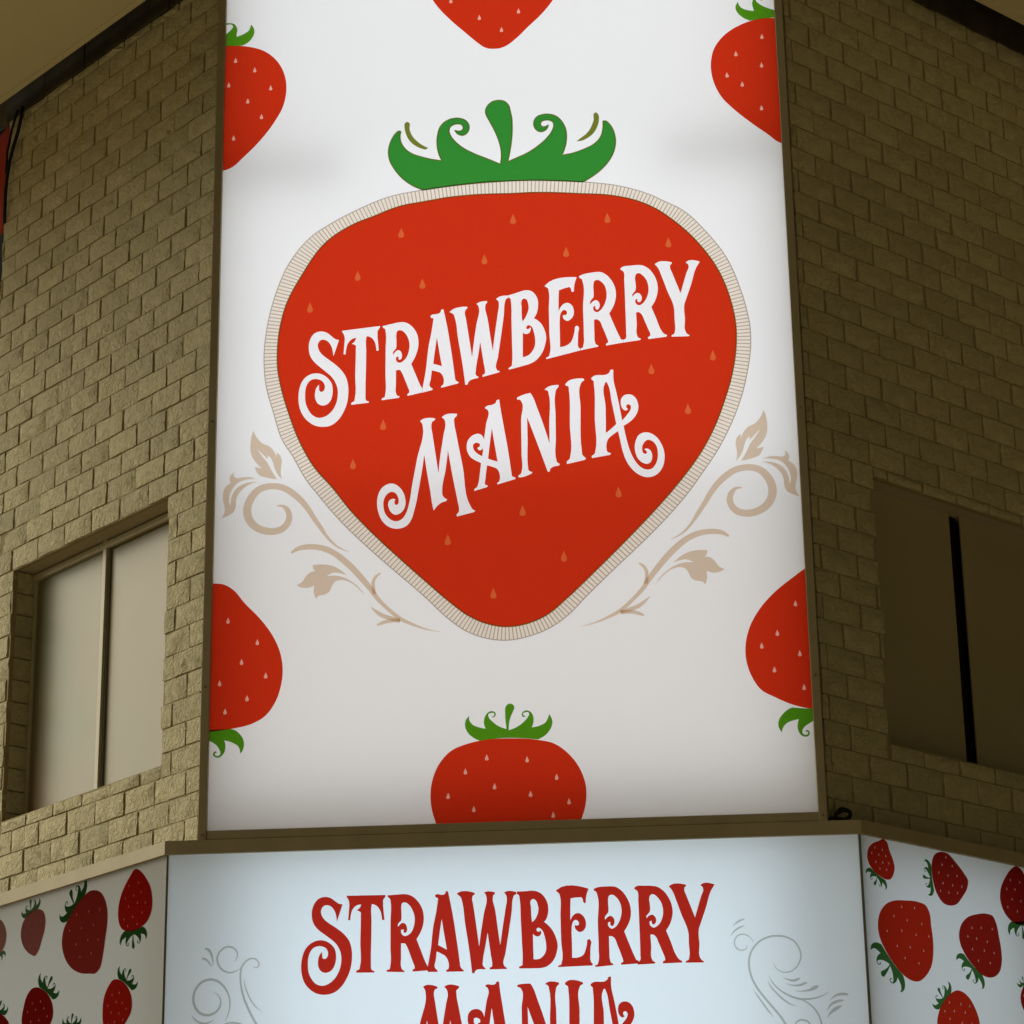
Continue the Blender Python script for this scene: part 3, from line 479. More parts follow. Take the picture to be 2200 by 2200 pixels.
[-262.1, -381.1], [-245.3, -488.2], [-226.6, -631.8, 1], [-222.4, -639.4], [-210.5, -649.2, 1], [-214.1, -654, 1], [-287.7, -653.1, 1], 
[-288.1, -647.2], [-279.2, -641], [-276.1, -628.9], [-278.2, -611.1], [-283.4, -596.7], [-291.8, -584.7], [-310.8, -572.9], [-328.8, -563.7, 1], 
[-332.9, -600.3], [-337.1, -633.6], [-332.9, -639.5], [-323.9, -648.1, 1], [-327.6, -652.8, 1], [-368.5, -652.1, 1], [-369.6, -634.2, 1], 
[-355.1, -555.3], [-342.6, -450.3], [-329.9, -388.4], [-321.5, -330.6, 1], [-332.1, -325.4]], 
[[-306.2, -422.9, 1], [-296, -489.3], [-284.5, -557.5, 1], [-302.4, -547.2], [-322.4, -536.2, 1], [-315.1, -479.7]]],
    'W': [
[[-240.3, -314, 1], [-234.2, -309.1], [-163.3, -310.6, 1], [-160.1, -315.3], [-170, -325.7], [-172.3, -336], [-168.5, -361.4], [-158.9, -430], 
[-143.9, -546.9, 1], [-134.1, -476.7], [-122.1, -405.7], [-109.9, -330], [-111.9, -322.8], [-119.9, -311.6, 1], [-116, -309.5], [-74.1, -310.9, 1], 
[-72.1, -316.8], [-79.8, -325.5], [-81.7, -336], [-72.4, -389.3], [-61.3, -475.9], [-52, -543, 1], [-39.6, -460.3], [-27.4, -387.1], [-21, -338.3], 
[-22.9, -326.7], [-32.7, -315, 1], [-27.9, -311.6], [21.2, -313.3, 1], [20.9, -324.3, 1], [12.3, -326.4], [6.6, -339.8], [0.3, -395.1], 
[-14.6, -489.4], [-29.3, -576.8], [-37.3, -630.9], [-33.8, -637.3], [-22.7, -643.8, 1], [-26.6, -648.5, 1], [-98.9, -648.3, 1], [-99.2, -641.3], 
[-89.1, -635.5], [-88.2, -624.9], [-93.4, -586.5], [-106.5, -487.9, 1], [-116.1, -543], [-128, -609.1], [-128.4, -630.7], [-124.2, -636.7], 
[-116.5, -642.8, 1], [-120.2, -647.6, 1], [-147.8, -646.8], [-157.5, -649.4], [-162.9, -655.4], [-166.2, -663.8, 1], [-176.2, -661.5, 1], 
[-179.4, -626.8], [-190.7, -536.7], [-204.2, -445.4], [-218.6, -340.2], [-221.7, -330.4], [-230.1, -321.4]]],
    'B': [
[[23.3, -311, 1], [66.2, -310.4], [88.2, -309.1], [105.8, -311.5], [127.8, -321.6], [145.6, -342.1], [156.7, -367.2], [159.5, -392], [157, -415.3], 
[150.6, -435.3], [140.4, -448, 1], [155.1, -460.5], [172.7, -480.8], [186, -506.3], [194.9, -534.9], [197.1, -552.8], [192.9, -579.7], [182.2, -609.1], 
[167.1, -628.5], [147.6, -642.3], [125.8, -648], [91, -648.8], [29.6, -647.6, 1], [27.8, -641.7], [32.1, -638.6], [41.9, -633.8], [43.3, -621.3], 
[41.9, -525.8], [38.9, -438.1], [34.6, -338.6], [33, -329.4], [30.1, -325.9], [23.4, -322.2, 1]], 
[[85.2, -351], [88.5, -347.5], [96.2, -346.5], [106.1, -353.7], [112.8, -369.9], [116.2, -386.1], [115.3, -403.3], [108.8, -421.1], [99.1, -437.9], 
[88.2, -447.5, 1], [85.9, -429.8], [84.4, -385.7]], 
[[90.9, -499.1, 1], [100.8, -508], [113.9, -510.6], [123.7, -503.7], [126.9, -491.6], [124.6, -484.4, 1], [119.2, -488.9], [112.7, -490.1], 
[107.2, -484.8], [107.1, -477.2], [113.6, -473], [124.6, -477.4], [133.4, -488], [140.1, -508.4], [145.8, -533.8], [147.4, -555.9], [145, -576.9], 
[134.2, -595.4], [119, -607.3], [106, -610], [91.8, -609.6, 1], [90.9, -550.6]]],
    'E': [
[[194, -313.4, 1], [199.4, -308.1], [336.8, -307.9, 1], [332.8, -318.4], [327.2, -334.7], [323.5, -369.5, 1], [316, -370.5], [311.8, -363.9], 
[310.9, -354.9], [304.7, -345.6], [292.9, -344.8], [257.7, -348.1, 1], [255.6, -387.3], [254.8, -445.4, 1], [264, -426.9], [279.1, -415.2], 
[294, -414.6], [308.7, -424.9], [319.1, -442.8], [322, -461.1], [318.5, -480], [307.7, -492.6], [292.7, -496.6], [280.1, -488], [272.9, -474.1], 
[274.1, -465.2, 1], [282.5, -467.7], [290, -465.2], [291.2, -455.6], [285, -446.4], [274.4, -443.7], [265.8, -451.5], [261.3, -463.5], [259.4, -480.6], 
[259.1, -541.8], [258.8, -607.6, 1], [288.9, -605.9], [306, -597], [316.9, -575.8], [323.7, -551.3], [328.3, -530.6], [334.7, -528.9], [342, -537.3], 
[339.4, -561.8], [337.8, -594.1], [338.4, -622.5], [341.4, -630.8], [346.4, -635.3, 1], [346.3, -643.6, 1], [197.5, -646.5, 1], [197.6, -640.9], 
[209.1, -636.1], [212.4, -628.2], [212.6, -530.2], [211.9, -420.4], [211.5, -336.6], [208.8, -327], [201.4, -319.7]]],
    'R2': [
[[358, -310.6, 1], [362.7, -307.9], [420.1, -300.2], [437, -300.3], [453.9, -303.1], [478.9, -319.6], [499.3, -347.1], [513.3, -378.1], [518.2, -410], 
[513.7, -447.2], [502.4, -474.6], [486.7, -499, 1], [502.8, -543.3], [530.4, -613.3], [536.3, -625.2], [544.5, -627.4, 1], [544.7, -640.4, 1], 
[469.9, -644, 1], [469.4, -636.9], [478.6, -630.5], [478.1, -623.8], [471.9, -603.1], [456.2, -559.1], [442.3, -526.2], [434, -519.5], 
[420.4, -518.7, 1], [420.1, -578.4], [422.2, -622.8], [425.1, -632], [437.1, -639.1, 1], [433.2, -644.5, 1], [357.4, -650.7, 1], [357.6, -642.4, 1], 
[366.2, -640.5], [371.8, -626.9], [374, -572.1], [373.2, -461.2], [372.8, -331.7], [369.8, -323.5], [361.5, -317.8]], 
[[420.9, -356.3], [423.3, -344.3], [429.8, -338.5], [442.5, -338.7], [457, -350.2], [469.2, -367.5], [476.1, -390.8], [477.7, -411.1], [472.8, -439.4], 
[462.7, -462.4], [449.7, -478.4], [432.7, -486.1], [422.3, -479.1], [417.3, -467.3], [419.7, -457.6], [428.5, -457.3, 1], [426.9, -464.2], 
[429.9, -472.3], [437.2, -474.5], [443.7, -466.5], [446.1, -453.5], [442.2, -439.6], [429.8, -430.1], [419.2, -433.1], [405.8, -446.1, 1], 
[405, -434.4], [410.9, -425.2], [419.6, -414.2], [421, -401], [420.4, -378.6]]],
    'R3': [
[[535.1, -311.4, 1], [539.9, -306.5], [585.1, -302.2], [608.7, -302.9], [634.3, -307.8], [659.5, -324.5], [680.2, -351.2], [694.1, -383.7], 
[698.9, -414.9], [695.4, -445.1], [684.9, -474.3], [667.7, -500.5, 1], [684.8, -546.1], [710.3, -614.2], [716.4, -623.5], [733.6, -635.3, 1], 
[729.6, -641.8, 1], [650, -643, 1], [649.1, -636], [658.9, -628.5], [659.1, -621], [651.3, -598.4], [635.5, -557.5], [619.5, -523], [613.2, -517.9], 
[599.4, -517.3, 1], [601.2, -566.4], [601.8, -620.6], [605.7, -629.7], [617.9, -636.5, 1], [613.9, -643, 1], [540.7, -645.2, 1], [540.8, -632, 1], 
[548.3, -630.3], [552.8, -623.3], [553.3, -603.9], [553.1, -495.3], [551.3, -364], [550.1, -328.7], [546, -321.6], [537.5, -316.1]], 
[[599.6, -358.9], [603.2, -346.2], [610.8, -340.5], [620.4, -342.1], [635.1, -354.5], [647.4, -371.4], [655.3, -394.2], [657.8, -416.4], 
[653.9, -442.2], [642.5, -467], [629.2, -480.6], [614.1, -486.4], [603.6, -480.8], [597.6, -469.1], [598.9, -459.5], [608.2, -456.9, 1], 
[606.3, -463.7], [609.3, -470.6], [616.7, -472.6], [624.4, -464.8], [626.8, -454.2], [622.9, -440.6], [611.5, -430.5], [598.6, -432.2], 
[586.5, -445.3, 1], [585.3, -434.9], [592.4, -425.9], [599, -418], [601.4, -409.5], [601.1, -383.2]]],
    'Y': [
[[685.8, -309, 1], [689.6, -305.4], [761.7, -303.2, 1], [760.8, -308.1], [754.2, -315.5], [752.8, -324.3], [760.3, -349.1], [773.8, -387.4], 
[794.8, -447, 1], [806.9, -408.9], [823.9, -356.5], [834.7, -326], [833.9, -318.2], [823, -307.7, 1], [825.9, -304.2], [885, -305.9, 1], 
[880.9, -312.6], [869.6, -329.8], [860.2, -351.6], [845.5, -399.6], [821.7, -464.8], [809.8, -497.2], [809.3, -563.1], [811, -624.4], [815, -631.1], 
[826.9, -639.3, 1], [822.9, -643.9, 1], [747.7, -642.7, 1], [748.3, -636.8], [760.2, -629.7], [763.1, -620], [763.9, -561], [761.9, -503.8], 
[759.1, -492.7], [737.9, -436.6], [715, -367], [699.5, -326.3], [693.4, -317.1]]],
    'M': [
[[-389.1, -715, 1], [-386.5, -713], [-326.8, -716.7, 1], [-326.3, -721.6], [-339.1, -730.4], [-341.7, -741.3], [-336.7, -784.3], [-324.2, -867.9], 
[-312.5, -949.6, 1], [-303.8, -877.1], [-290.7, -796.3], [-282.8, -742], [-285.4, -732.6], [-297.3, -718.7, 1], [-293, -715], [-232, -717.4, 1], 
[-234.1, -725.3], [-244.4, -734.7], [-244.5, -749.9], [-234.6, -810.3], [-209.9, -941.6], [-175.7, -1118.7], [-170.7, -1127.2], [-158.6, -1137.1, 1], 
[-163.2, -1141.6, 1], [-235.3, -1145.7, 1], [-236.5, -1137.5], [-227.6, -1128.1], [-226.2, -1115.9], [-231.1, -1087.6], [-250.9, -986], 
[-271.9, -862.2, 1], [-281.1, -937.2], [-296.7, -1024.3], [-295.6, -1044.6], [-286.7, -1058.8], [-275.9, -1066, 1], [-280.5, -1073.1, 1], 
[-299.5, -1075], [-317.3, -1085.1], [-333, -1101.1, 1], [-337.5, -1081], [-347.5, -1016.5], [-362.6, -925.6], [-372.2, -860.6, 1], [-380.4, -916.9], 
[-393.2, -987.2], [-413.6, -1080.6], [-428.8, -1122.4], [-445.3, -1140.2], [-469.4, -1146.5], [-497.3, -1142.9], [-525.2, -1127.8], [-548.1, -1103.3], 
[-563.5, -1070.3], [-571.3, -1033.7], [-570.6, -1003.8], [-561.3, -975.6], [-543.5, -957.9], [-523.1, -952], [-502.7, -955.4], [-477.2, -975.1], 
[-459.4, -1003.8], [-451.7, -1032.9], [-453, -1057.7], [-464.4, -1077.8], [-479.6, -1086], [-494.8, -1086.1], [-510.1, -1074.8], [-521.6, -1053.8], 
[-524.9, -1035.6], [-519.1, -1021.8], [-505.1, -1017.6], [-493.2, -1023.3, 1], [-497.5, -1028.7], [-497.5, -1038.7], [-489.8, -1046.5], 
[-482.2, -1041.8], [-480.2, -1029.7], [-484.8, -1011.2], [-495, -995.4], [-507.8, -988.3], [-523, -989.7], [-537, -1001.9], [-544.6, -1021.6], 
[-544.5, -1044.2], [-538.1, -1070.4], [-522.8, -1093.5], [-502.4, -1109.5], [-482.1, -1114.1], [-464.3, -1107.7], [-449.1, -1088.4], [-436.5, -1051], 
[-423.7, -978.5], [-403.3, -874.4], [-378.9, -737.5], [-381.4, -728.1], [-386.5, -719.4]]],
    'A2': [
[[-118.9, -717.1, 1], [-113.8, -713.7], [-84, -714.4], [-75, -711.2], [-69.8, -701.6], [-59.2, -702.4, 1], [-57.3, -724.5], [-46.1, -804.9], 
[-28.8, -923.9], [-14.6, -1043.5, 1], [-10.7, -1047.4], [1.5, -1057, 1], [-2.2, -1061.1, 1], [-74.1, -1059.5, 1], [-74.9, -1054.1], [-66.9, -1048.6], 
[-63.8, -1039.5], [-63.5, -1025.3], [-68, -1005.5], [-77.6, -990], [-93.2, -978.7], [-114.6, -964.3, 1], [-119.1, -992.5], [-123.7, -1027.6], 
[-125, -1039.5], [-122.1, -1045.5], [-112.7, -1050.7, 1], [-116.4, -1056.6, 1], [-168.7, -1055.4, 1], [-168.5, -1048.3], [-157.6, -1042.8], 
[-152.4, -1030.3], [-144.7, -988], [-139, -946.8, 1], [-159.5, -930.3], [-181, -908.7], [-193.4, -883], [-197, -859.2], [-193.6, -837.7], 
[-181.5, -823.2], [-165.5, -817.3], [-149.6, -818.5], [-135.9, -828.3], [-128.2, -841.2], [-125.4, -852.8, 1], [-122, -830.9], [-115.3, -787.7], 
[-107.2, -732.5], [-110.1, -727.4], [-117, -721.9]], 
[[-92.5, -815, 1], [-83.3, -880.9], [-71.7, -963.2, 1], [-88.7, -953], [-110.2, -938, 1], [-103.3, -886.6]], 
[[-134.6, -919.6, 1], [-151.1, -904.4], [-164.7, -886.5], [-170.4, -870.2], [-169.2, -858.3], [-162.2, -854.4], [-152.3, -856.7], [-143.5, -863.8], 
[-142.6, -871.3], [-144.7, -875.7], [-152.2, -876.3, 1], [-151.7, -882.6], [-146.9, -889.4], [-139, -892], [-129.6, -886.6, 1], [-131.3, -903.8]]],
    'N': [
[[18.7, -723.6, 1], [20.2, -718.8], [27.5, -716.7], [76.1, -714, 1], [79.8, -719.5], [108.3, -793.1], [157.6, -950.6, 1], [157.5, -872], 
[155.8, -738.1], [152.8, -726.9], [138.9, -718, 1], [142.5, -714.4], [198.9, -713, 1], [199.7, -717.2], [188.6, -731.7], [184.3, -749.3], 
[184.9, -838.4], [185, -935.9], [185.2, -1023.2], [188.9, -1037.3], [201.4, -1049.8, 1], [195.5, -1055.3, 1], [165.8, -1055.3], [159.5, -1059.7], 
[158.4, -1067.8, 1], [154.2, -1069.4], [147.1, -1063.8, 1], [135, -1026.8], [102.8, -930.8], [62.3, -814.6, 1], [63.6, -908], [64.7, -1026.2], 
[66.6, -1038.9], [72.8, -1045.6], [83.7, -1051.6, 1], [79.9, -1057, 1], [33.3, -1060.4], [24, -1058.3, 1], [23, -1051.6], [33.4, -1045.2], 
[37.7, -1033.2], [37.2, -962], [36.2, -818.8], [35.8, -736.4], [31.6, -731.2], [21.2, -727.3]]],
    'I': [
[[224.3, -718.2, 1], [228.3, -712.6], [299.4, -713.7, 1], [303.7, -719.6], [291.8, -728.4], [286.9, -737.9], [285.4, -832.5], [286.2, -1021.3], 
[288.3, -1039.4], [302.8, -1058.3, 1], [298, -1064.1, 1], [224.1, -1060.5, 1], [223.5, -1051.5], [235.3, -1041.5], [239, -1029.2], [239.8, -900.4], 
[238.6, -742.8], [237, -730.1], [226.8, -723]]],
    'A3': [
[[335.1, -724.4, 1], [342.3, -718.2], [403.1, -709.7], [408.3, -704.6], [413.6, -694.2], [424.4, -694.3, 1], [423.8, -734.8], [435.7, -799.3], 
[453.7, -910.9, 1], [473.2, -888.8], [486.3, -871], [490.4, -858], [489.4, -850], [482.1, -844.3], [474.5, -845.2], [471.8, -851.7], [474.1, -859.8], 
[478.4, -864.5, 1], [468.7, -870], [458.9, -864.2], [451.8, -850.6], [450.2, -837.2], [452.7, -818.8], [463.2, -806.2], [478.4, -801.7], 
[495.8, -805.4], [510.5, -819.5], [518.6, -841.1], [519.6, -862.3], [512.1, -885.7], [495.1, -908.5], [458.8, -933.6, 1], [467.7, -985.8], 
[481, -1039], [499.6, -1081.8], [521.2, -1109], [543.2, -1120.6], [563.1, -1119.1], [578.5, -1104.3], [588, -1084], [591.3, -1058.1], [588.5, -1031.8], 
[579.2, -1011.7], [562.2, -998.9], [549.7, -998.2], [538.2, -1008.1], [530.2, -1023.4], [529.7, -1039], [534.2, -1052.3], [542.8, -1055.4], 
[548, -1050.5], [544.5, -1042.5], [538, -1036.3, 1], [548.6, -1033.5], [560.8, -1040.7], [567.7, -1056.8], [567, -1077.6], [559, -1092.9], 
[546.4, -1097.4], [529.2, -1091.2], [512.3, -1074.6], [503.1, -1050.6], [500.1, -1026.9], [506.1, -995.8], [518, -975.5], [535.8, -966.5], 
[558.2, -967.7], [585.1, -984.5], [606.4, -1017.1], [616.5, -1051.6], [616.6, -1083], [608.1, -1113.8], [589.8, -1138.8], [564.5, -1151.7], 
[539.7, -1151.7], [512.7, -1139.8], [486.1, -1114.9], [467.1, -1085.2], [453.4, -1045.3], [444.7, -1002.9], [436.1, -954.7, 1], [413.2, -969.7], 
[396.5, -984.5], [389.8, -999.9], [387.8, -1026], [390, -1036.6], [405.5, -1045.3, 1], [400.8, -1052.1, 1], [328.9, -1061.5, 1], [328.3, -1054.1], 
[339.8, -1044.3], [343.4, -1031.4], [344.5, -900], [344.5, -749], [343.1, -736.9], [336.9, -732.5]], 
[[389.3, -750.2], [392, -745.8], [396.5, -746.1], [399.4, -752.1], [414.6, -835.2], [429.5, -924.5, 1], [408.9, -943.1], [387.2, -959.8, 1], 
[389, -849.7]]]},
    'red': [[52.5, 3076.2], [-101.9, 3079], [-241, 3072.3], [-366.8, 3055], [-492.6, 3034], [-620.6, 2985.9], [-705.9, 2953], [-835.5, 2869.2], [-963.6, 2683.4], 
[-1026.7, 2555.2], [-1057.4, 2436], [-1069.8, 2299.9], [-1066.3, 2209.3], [-1053, 2135.1], [-1010.2, 1982.4], [-963.2, 1853.1], [-889, 1712.6], 
[-799, 1601.9], [-713.8, 1486.2], [-628.3, 1389.5], [-464.2, 1223.2], [-359.7, 1122.3], [-253.9, 1023.6], [-180.2, 964.4], [-106.6, 926.2], 
[-6.5, 903.8], [93.9, 916.6], [178.9, 953.2], [275.5, 1032.5], [416.2, 1166.2], [557.9, 1306.3], [673.3, 1425.7], [778.3, 1544], [843.1, 1624.2], 
[908.6, 1717.7], [975.8, 1843.2], [1021.4, 1959.5], [1058.5, 2074.6], [1086.3, 2219.1], [1091.4, 2337.2], [1072.6, 2466.8], [1024.7, 2617.9], 
[939.4, 2762.4], [825.5, 2890], [727, 2968.4], [652.8, 3006.6], [544.8, 3039.1], [365, 3060.5], [157.7, 3076.4]],
    'out': [[53.6, 3144.4], [-101.2, 3143.6], [-238.3, 3133.1], [-380.1, 3115.8], [-538.5, 3088.4], [-706.2, 3019.9], [-845.2, 2943.8], [-892.1, 2912.8], 
[-1020.5, 2756.9], [-1083.1, 2597.9], [-1117.4, 2449.4], [-1132.7, 2283.7], [-1122.7, 2142.9], [-1082.8, 1990.2], [-1036.9, 1847.9], [-992.2, 1773.9], 
[-916.5, 1636.7], [-875.4, 1582.1], [-789.3, 1471], [-720.7, 1393.2], [-616.2, 1287.2], [-544, 1217.9], [-385.5, 1069.8], [-254.6, 939], 
[-191.5, 891.9], [-117.9, 858.4], [-2.8, 839.6], [103.4, 856.8], [198.8, 895.1], [273.7, 947.4], [353.6, 1028.4], [474.9, 1146.1], [637.6, 1299.1], 
[760.5, 1424.5], [830.2, 1505.5], [902, 1602.8], [990.6, 1734.2], [1058.3, 1867.4], [1099.3, 1972.4], [1135.4, 2106.3], [1156.7, 2244.2], 
[1156.4, 2334.2], [1145, 2418], [1120.3, 2524.4], [1063.7, 2686.1], [969.6, 2831.6], [855, 2954.7], [773.8, 3001.6], [720.3, 3032.8], [590.6, 3083.8], 
[390.3, 3121.2], [254.9, 3135.5], [158.8, 3142.8]],
    'seeds': [[-481.5, 2892.7], [55.5, 2939.1], [506, 2922.5], [-84, 2734], [305.1, 2754.1], [791.2, 2780.5], [-689.7, 2677], [-380.6, 2620.9], [-916.9, 2522.1], 
[978.1, 2190.8], [689.8, 2134], [852.3, 1927.2], [-567, 1908.9], [-707.7, 1719.1], [519.4, 1529.9], [76.9, 1457.2], [-268.3, 1329.1], [262, 1228.9], 
[-62.3, 1063.4]],
    'calyx': [[-375.3, 3115.8, 1], [-429, 3143.8], [-477.9, 3186], [-513.9, 3235], [-536.8, 3283.4], [-543.4, 3327.5], [-538.5, 3363.7], [-523.7, 3403.2], 
[-507.2, 3428], [-490.8, 3440], [-481.9, 3435.8, 1], [-485.9, 3419.5], [-485.9, 3397.6], [-477.7, 3367.9], [-458, 3337.7], [-428.6, 3314.3], 
[-386, 3295.7], [-340.3, 3280.6], [-284.7, 3268.7, 1], [-300.8, 3315], [-307.1, 3362.7], [-303.5, 3410.1], [-290.2, 3453.3], [-263.7, 3481.3], 
[-230.7, 3494.3], [-197.9, 3494.4], [-168.4, 3481.8], [-152.2, 3457.1], [-150.8, 3431.4], [-162.5, 3410], [-182.3, 3400.1], [-205.1, 3408.6], 
[-220.4, 3430.3, 1], [-205, 3425.1], [-188.6, 3426], [-178.6, 3440.2], [-185, 3457], [-204.7, 3463.5], [-227.7, 3459.2], [-242.6, 3447.2], 
[-247.6, 3429.1], [-241.2, 3403.1], [-221.8, 3372.9], [-182.8, 3334.4], [-134.1, 3302.7], [-69.1, 3270.3], [-1.1, 3236, 1], [4.3, 3273.8], 
[3.2, 3310.2], [-6, 3358.1], [-24.9, 3413.8], [-50.4, 3470.1], [-67.9, 3511.4], [-69.3, 3529.9], [-59.2, 3555.1], [-35.9, 3576], [-6.2, 3581.8], 
[23.2, 3574.7], [42.6, 3553.4], [51.9, 3516.1], [56.8, 3490.2], [59.2, 3435], [54.9, 3362.2], [44, 3289.9], [35.2, 3247.6, 1], [79.5, 3266.3], 
[135.3, 3292.5], [188.2, 3329.8], [228, 3367.8], [251.6, 3403.1], [260.3, 3431.8], [255.8, 3450.4], [239.6, 3460.4], [216.8, 3461.6], [200.3, 3453.3], 
[196.7, 3438.8], [203.1, 3429.3], [216.1, 3426.8], [233.3, 3435.8, 1], [229, 3418.8], [212.4, 3403.3], [192.7, 3400.6], [173.4, 3414.4], [164, 3436.9], 
[166.1, 3462.4], [181.2, 3483.6], [207.5, 3493.2], [240.3, 3493.3], [272.7, 3480.6], [301.5, 3448], [317, 3410.6], [320.9, 3366.6], [315, 3319.6], 
[297, 3268.9, 1], [349.9, 3277.8], [405.6, 3296.7], [455, 3323.2], [485.2, 3358.1], [495.9, 3393.9], [498.8, 3442, 1], [510.2, 3442.5], [529.3, 3425], 
[547.8, 3387.6], [556.3, 3343.4], [553.6, 3303.6], [537.6, 3253.7], [510.5, 3211.7], [470.5, 3170.4], [417.8, 3133.4], [394.8, 3120.2, 1], 
[288.2, 3131], [145.7, 3141.1], [-36.2, 3142], [-152, 3137], [-249.8, 3129.3]],
    'dash': [
[[-462.8, 3480.7], [-452.9, 3487.6], [-443, 3483.4], [-439.8, 3446.5], [-428.3, 3412.9], [-405.4, 3382.4], [-379.3, 3359.1], [-349.8, 3341.2, 1], 
[-359.7, 3334.4], [-385.9, 3341.2], [-418.6, 3361.2], [-444.8, 3391.8], [-459.5, 3429.2], [-464.4, 3458.8]], 
[[459.2, 3489.1], [465.8, 3491.3], [476.9, 3479], [479.4, 3449.6], [470.3, 3413.5], [449.9, 3378.1], [420, 3354.2], [390.4, 3341.1], 
[367.6, 3339.8, 1], [387.5, 3355.9], [417.4, 3379.8], [441, 3415.1], [453.4, 3451]]],
    'leaf': [
[[-1176.3, 1906.2, 1], [-1184.8, 1881.4], [-1189.9, 1840.8], [-1189.4, 1809.4], [-1179.9, 1774.6], [-1161.7, 1745.7], [-1133.3, 1716.5, 1], 
[-1152.5, 1720.4], [-1167.8, 1724.8, 1], [-1161, 1705.2], [-1146, 1682.8], [-1116.4, 1670.7], [-1062, 1659.1, 1], [-1087.6, 1702.1], [-1108.8, 1743.5], 
[-1132.8, 1775.7], [-1157, 1812.7, 1], [-1130, 1785], [-1110.6, 1763.9], [-1106.1, 1759, 1], [-1107.9, 1779.4, 1], [-1094.5, 1767.9], 
[-1082.3, 1742.4], [-1073, 1710.9], [-1060.9, 1685.5], [-1037.1, 1658.1, 1], [-1044.8, 1684.8], [-1043.8, 1715.9], [-1041.4, 1753.2], 
[-1050.5, 1778.5], [-1066, 1790.8, 1], [-1065.1, 1766, 1], [-1080.3, 1801.7], [-1101.2, 1824.5], [-1133.9, 1841.5], [-1158, 1867.7]], 
[[-1160.3, 1665.3, 1], [-1192.8, 1675.4], [-1225.1, 1675.2], [-1257.4, 1674.3], [-1266.4, 1684.6], [-1260, 1702.1, 1], [-1278.2, 1688.3], 
[-1283.7, 1669.8], [-1277.4, 1650.9, 1], [-1297.7, 1636.2], [-1311.8, 1608.9], [-1313.9, 1571.8], [-1305.8, 1534.4], [-1305.1, 1503.5], 
[-1319.1, 1475.8, 1], [-1282.9, 1490.3], [-1262.7, 1504.9], [-1253, 1532.3], [-1252.1, 1560], [-1243.9, 1587.5], [-1223.9, 1614.6], [-1197.9, 1635.2], 
[-1154.2, 1649.6, 1], [-1192.3, 1649], [-1224.4, 1639.4], [-1253.3, 1618.9], [-1270.3, 1588.6], [-1277.4, 1536.3, 1], [-1284.2, 1555.2], 
[-1282, 1589.1], [-1268.1, 1622.6], [-1239.3, 1652.4], [-1210.1, 1662.1]], 
[[-890.5, 1231.3, 1], [-851.7, 1234], [-803.7, 1225.8], [-759.5, 1201.1], [-733.4, 1176.2, 1], [-767.4, 1188.8], [-799.4, 1190], [-826.4, 1175.6, 1], 
[-783.3, 1176.9], [-743.3, 1164.9], [-703.3, 1140.4], [-671.3, 1110], [-650.1, 1075.9, 1], [-683.2, 1114.6], [-723.2, 1145.3], [-763.2, 1155.2], 
[-787.1, 1147.8], [-802.9, 1123.3], [-814.6, 1098.8], [-838.4, 1087.2], [-862.3, 1081.9], [-874.1, 1068.6, 1], [-884.4, 1097.3], [-882.7, 1132.6, 1], 
[-910.6, 1123.3], [-942.6, 1126.6], [-964.3, 1137.8, 1], [-938.9, 1153.6], [-919.2, 1182.1], [-899.4, 1198.1], [-877.4, 1201.4, 1], [-887.6, 1214.4]]],
    'vine': [
[[-1061.5, 1527, 4.4], [-1035.2, 1526.5, 13.1], [-1013.1, 1507.2, 24.8], [-1002.5, 1476, 28.6], [-1010.7, 1439.5, 30.6], [-1036.5, 1412.9, 32.6], 
[-1074.2, 1402.8, 33.8], [-1112.1, 1406.7, 35.5], [-1153.2, 1425.2, 36.2], [-1182.9, 1455.6, 37.4], [-1198.3, 1499.2, 38.6], [-1196.1, 1536.1, 38], 
[-1179.2, 1575.6, 36.6], [-1150.5, 1608.5, 33.7], [-1112.7, 1624, 32.2], [-1074.7, 1625.5, 30.8], [-1033.6, 1616.1, 30.7], [-989.3, 1588, 31.6], 
[-950.9, 1552.4, 29.2], [-915.4, 1506.3, 25.7], [-885.8, 1457.5, 22.7], [-850.4, 1404, 19.8], [-833, 1376.5, 14.5], [-800.5, 1337.2, 11.2], 
[-768.2, 1310.6, 8], [-726.1, 1291.3, 2]], 
[[-990.7, 1294.9, 8.8], [-964.8, 1312, 20.1], [-924.8, 1321, 25.7], [-888.6, 1320.4, 26.5], [-844.4, 1311.5, 28.1], [-800.2, 1290.8, 28], 
[-751.9, 1253.2, 30], [-703.6, 1205.2, 29.9], [-663.5, 1157.6, 27.9], [-623.5, 1106.1, 23.9], [-591.6, 1059.1, 19.9], [-551.8, 1016.2, 17.8], 
[-512.2, 978.7, 17.8], [-476.6, 952.6, 17.8], [-433.1, 931.2, 13], [-385.8, 910.9, 7.9], [-346.4, 899.2, 4.7], [-307, 890.3, 1.6]], 
[[-605.5, 1082.5, 17.9], [-611.6, 1116, 16.7], [-610.9, 1143.1, 15.1], [-599, 1165.6, 13.5], [-577.9, 1181.5, 7.2]], 
[[-623.3, 1021.8, 2], [-599.4, 999.3, 13.9], [-571.6, 978.4, 19.8], [-535.9, 964.7, 19.8], [-488.4, 951.8, 15.8]], 
[[-593.3, 932.2, 8.7], [-567.6, 943.6, 16.6], [-532, 951.4, 18.2], [-488.4, 948.9, 14.2]]],
    'corner': [
[
[[-1381.4, 3954.4, 1], [-1237.2, 3945.4], [-1160, 3917.5], [-1092.1, 3854.6], [-1052.7, 3766.8], [-1045.9, 3691.9], [-1060, 3607.7], [-1106, 3515], 
[-1170.8, 3423.7], [-1254.3, 3333.7], [-1300.6, 3289.1], [-1342.6, 3270.4], [-1370.9, 3268.7, 1]], 
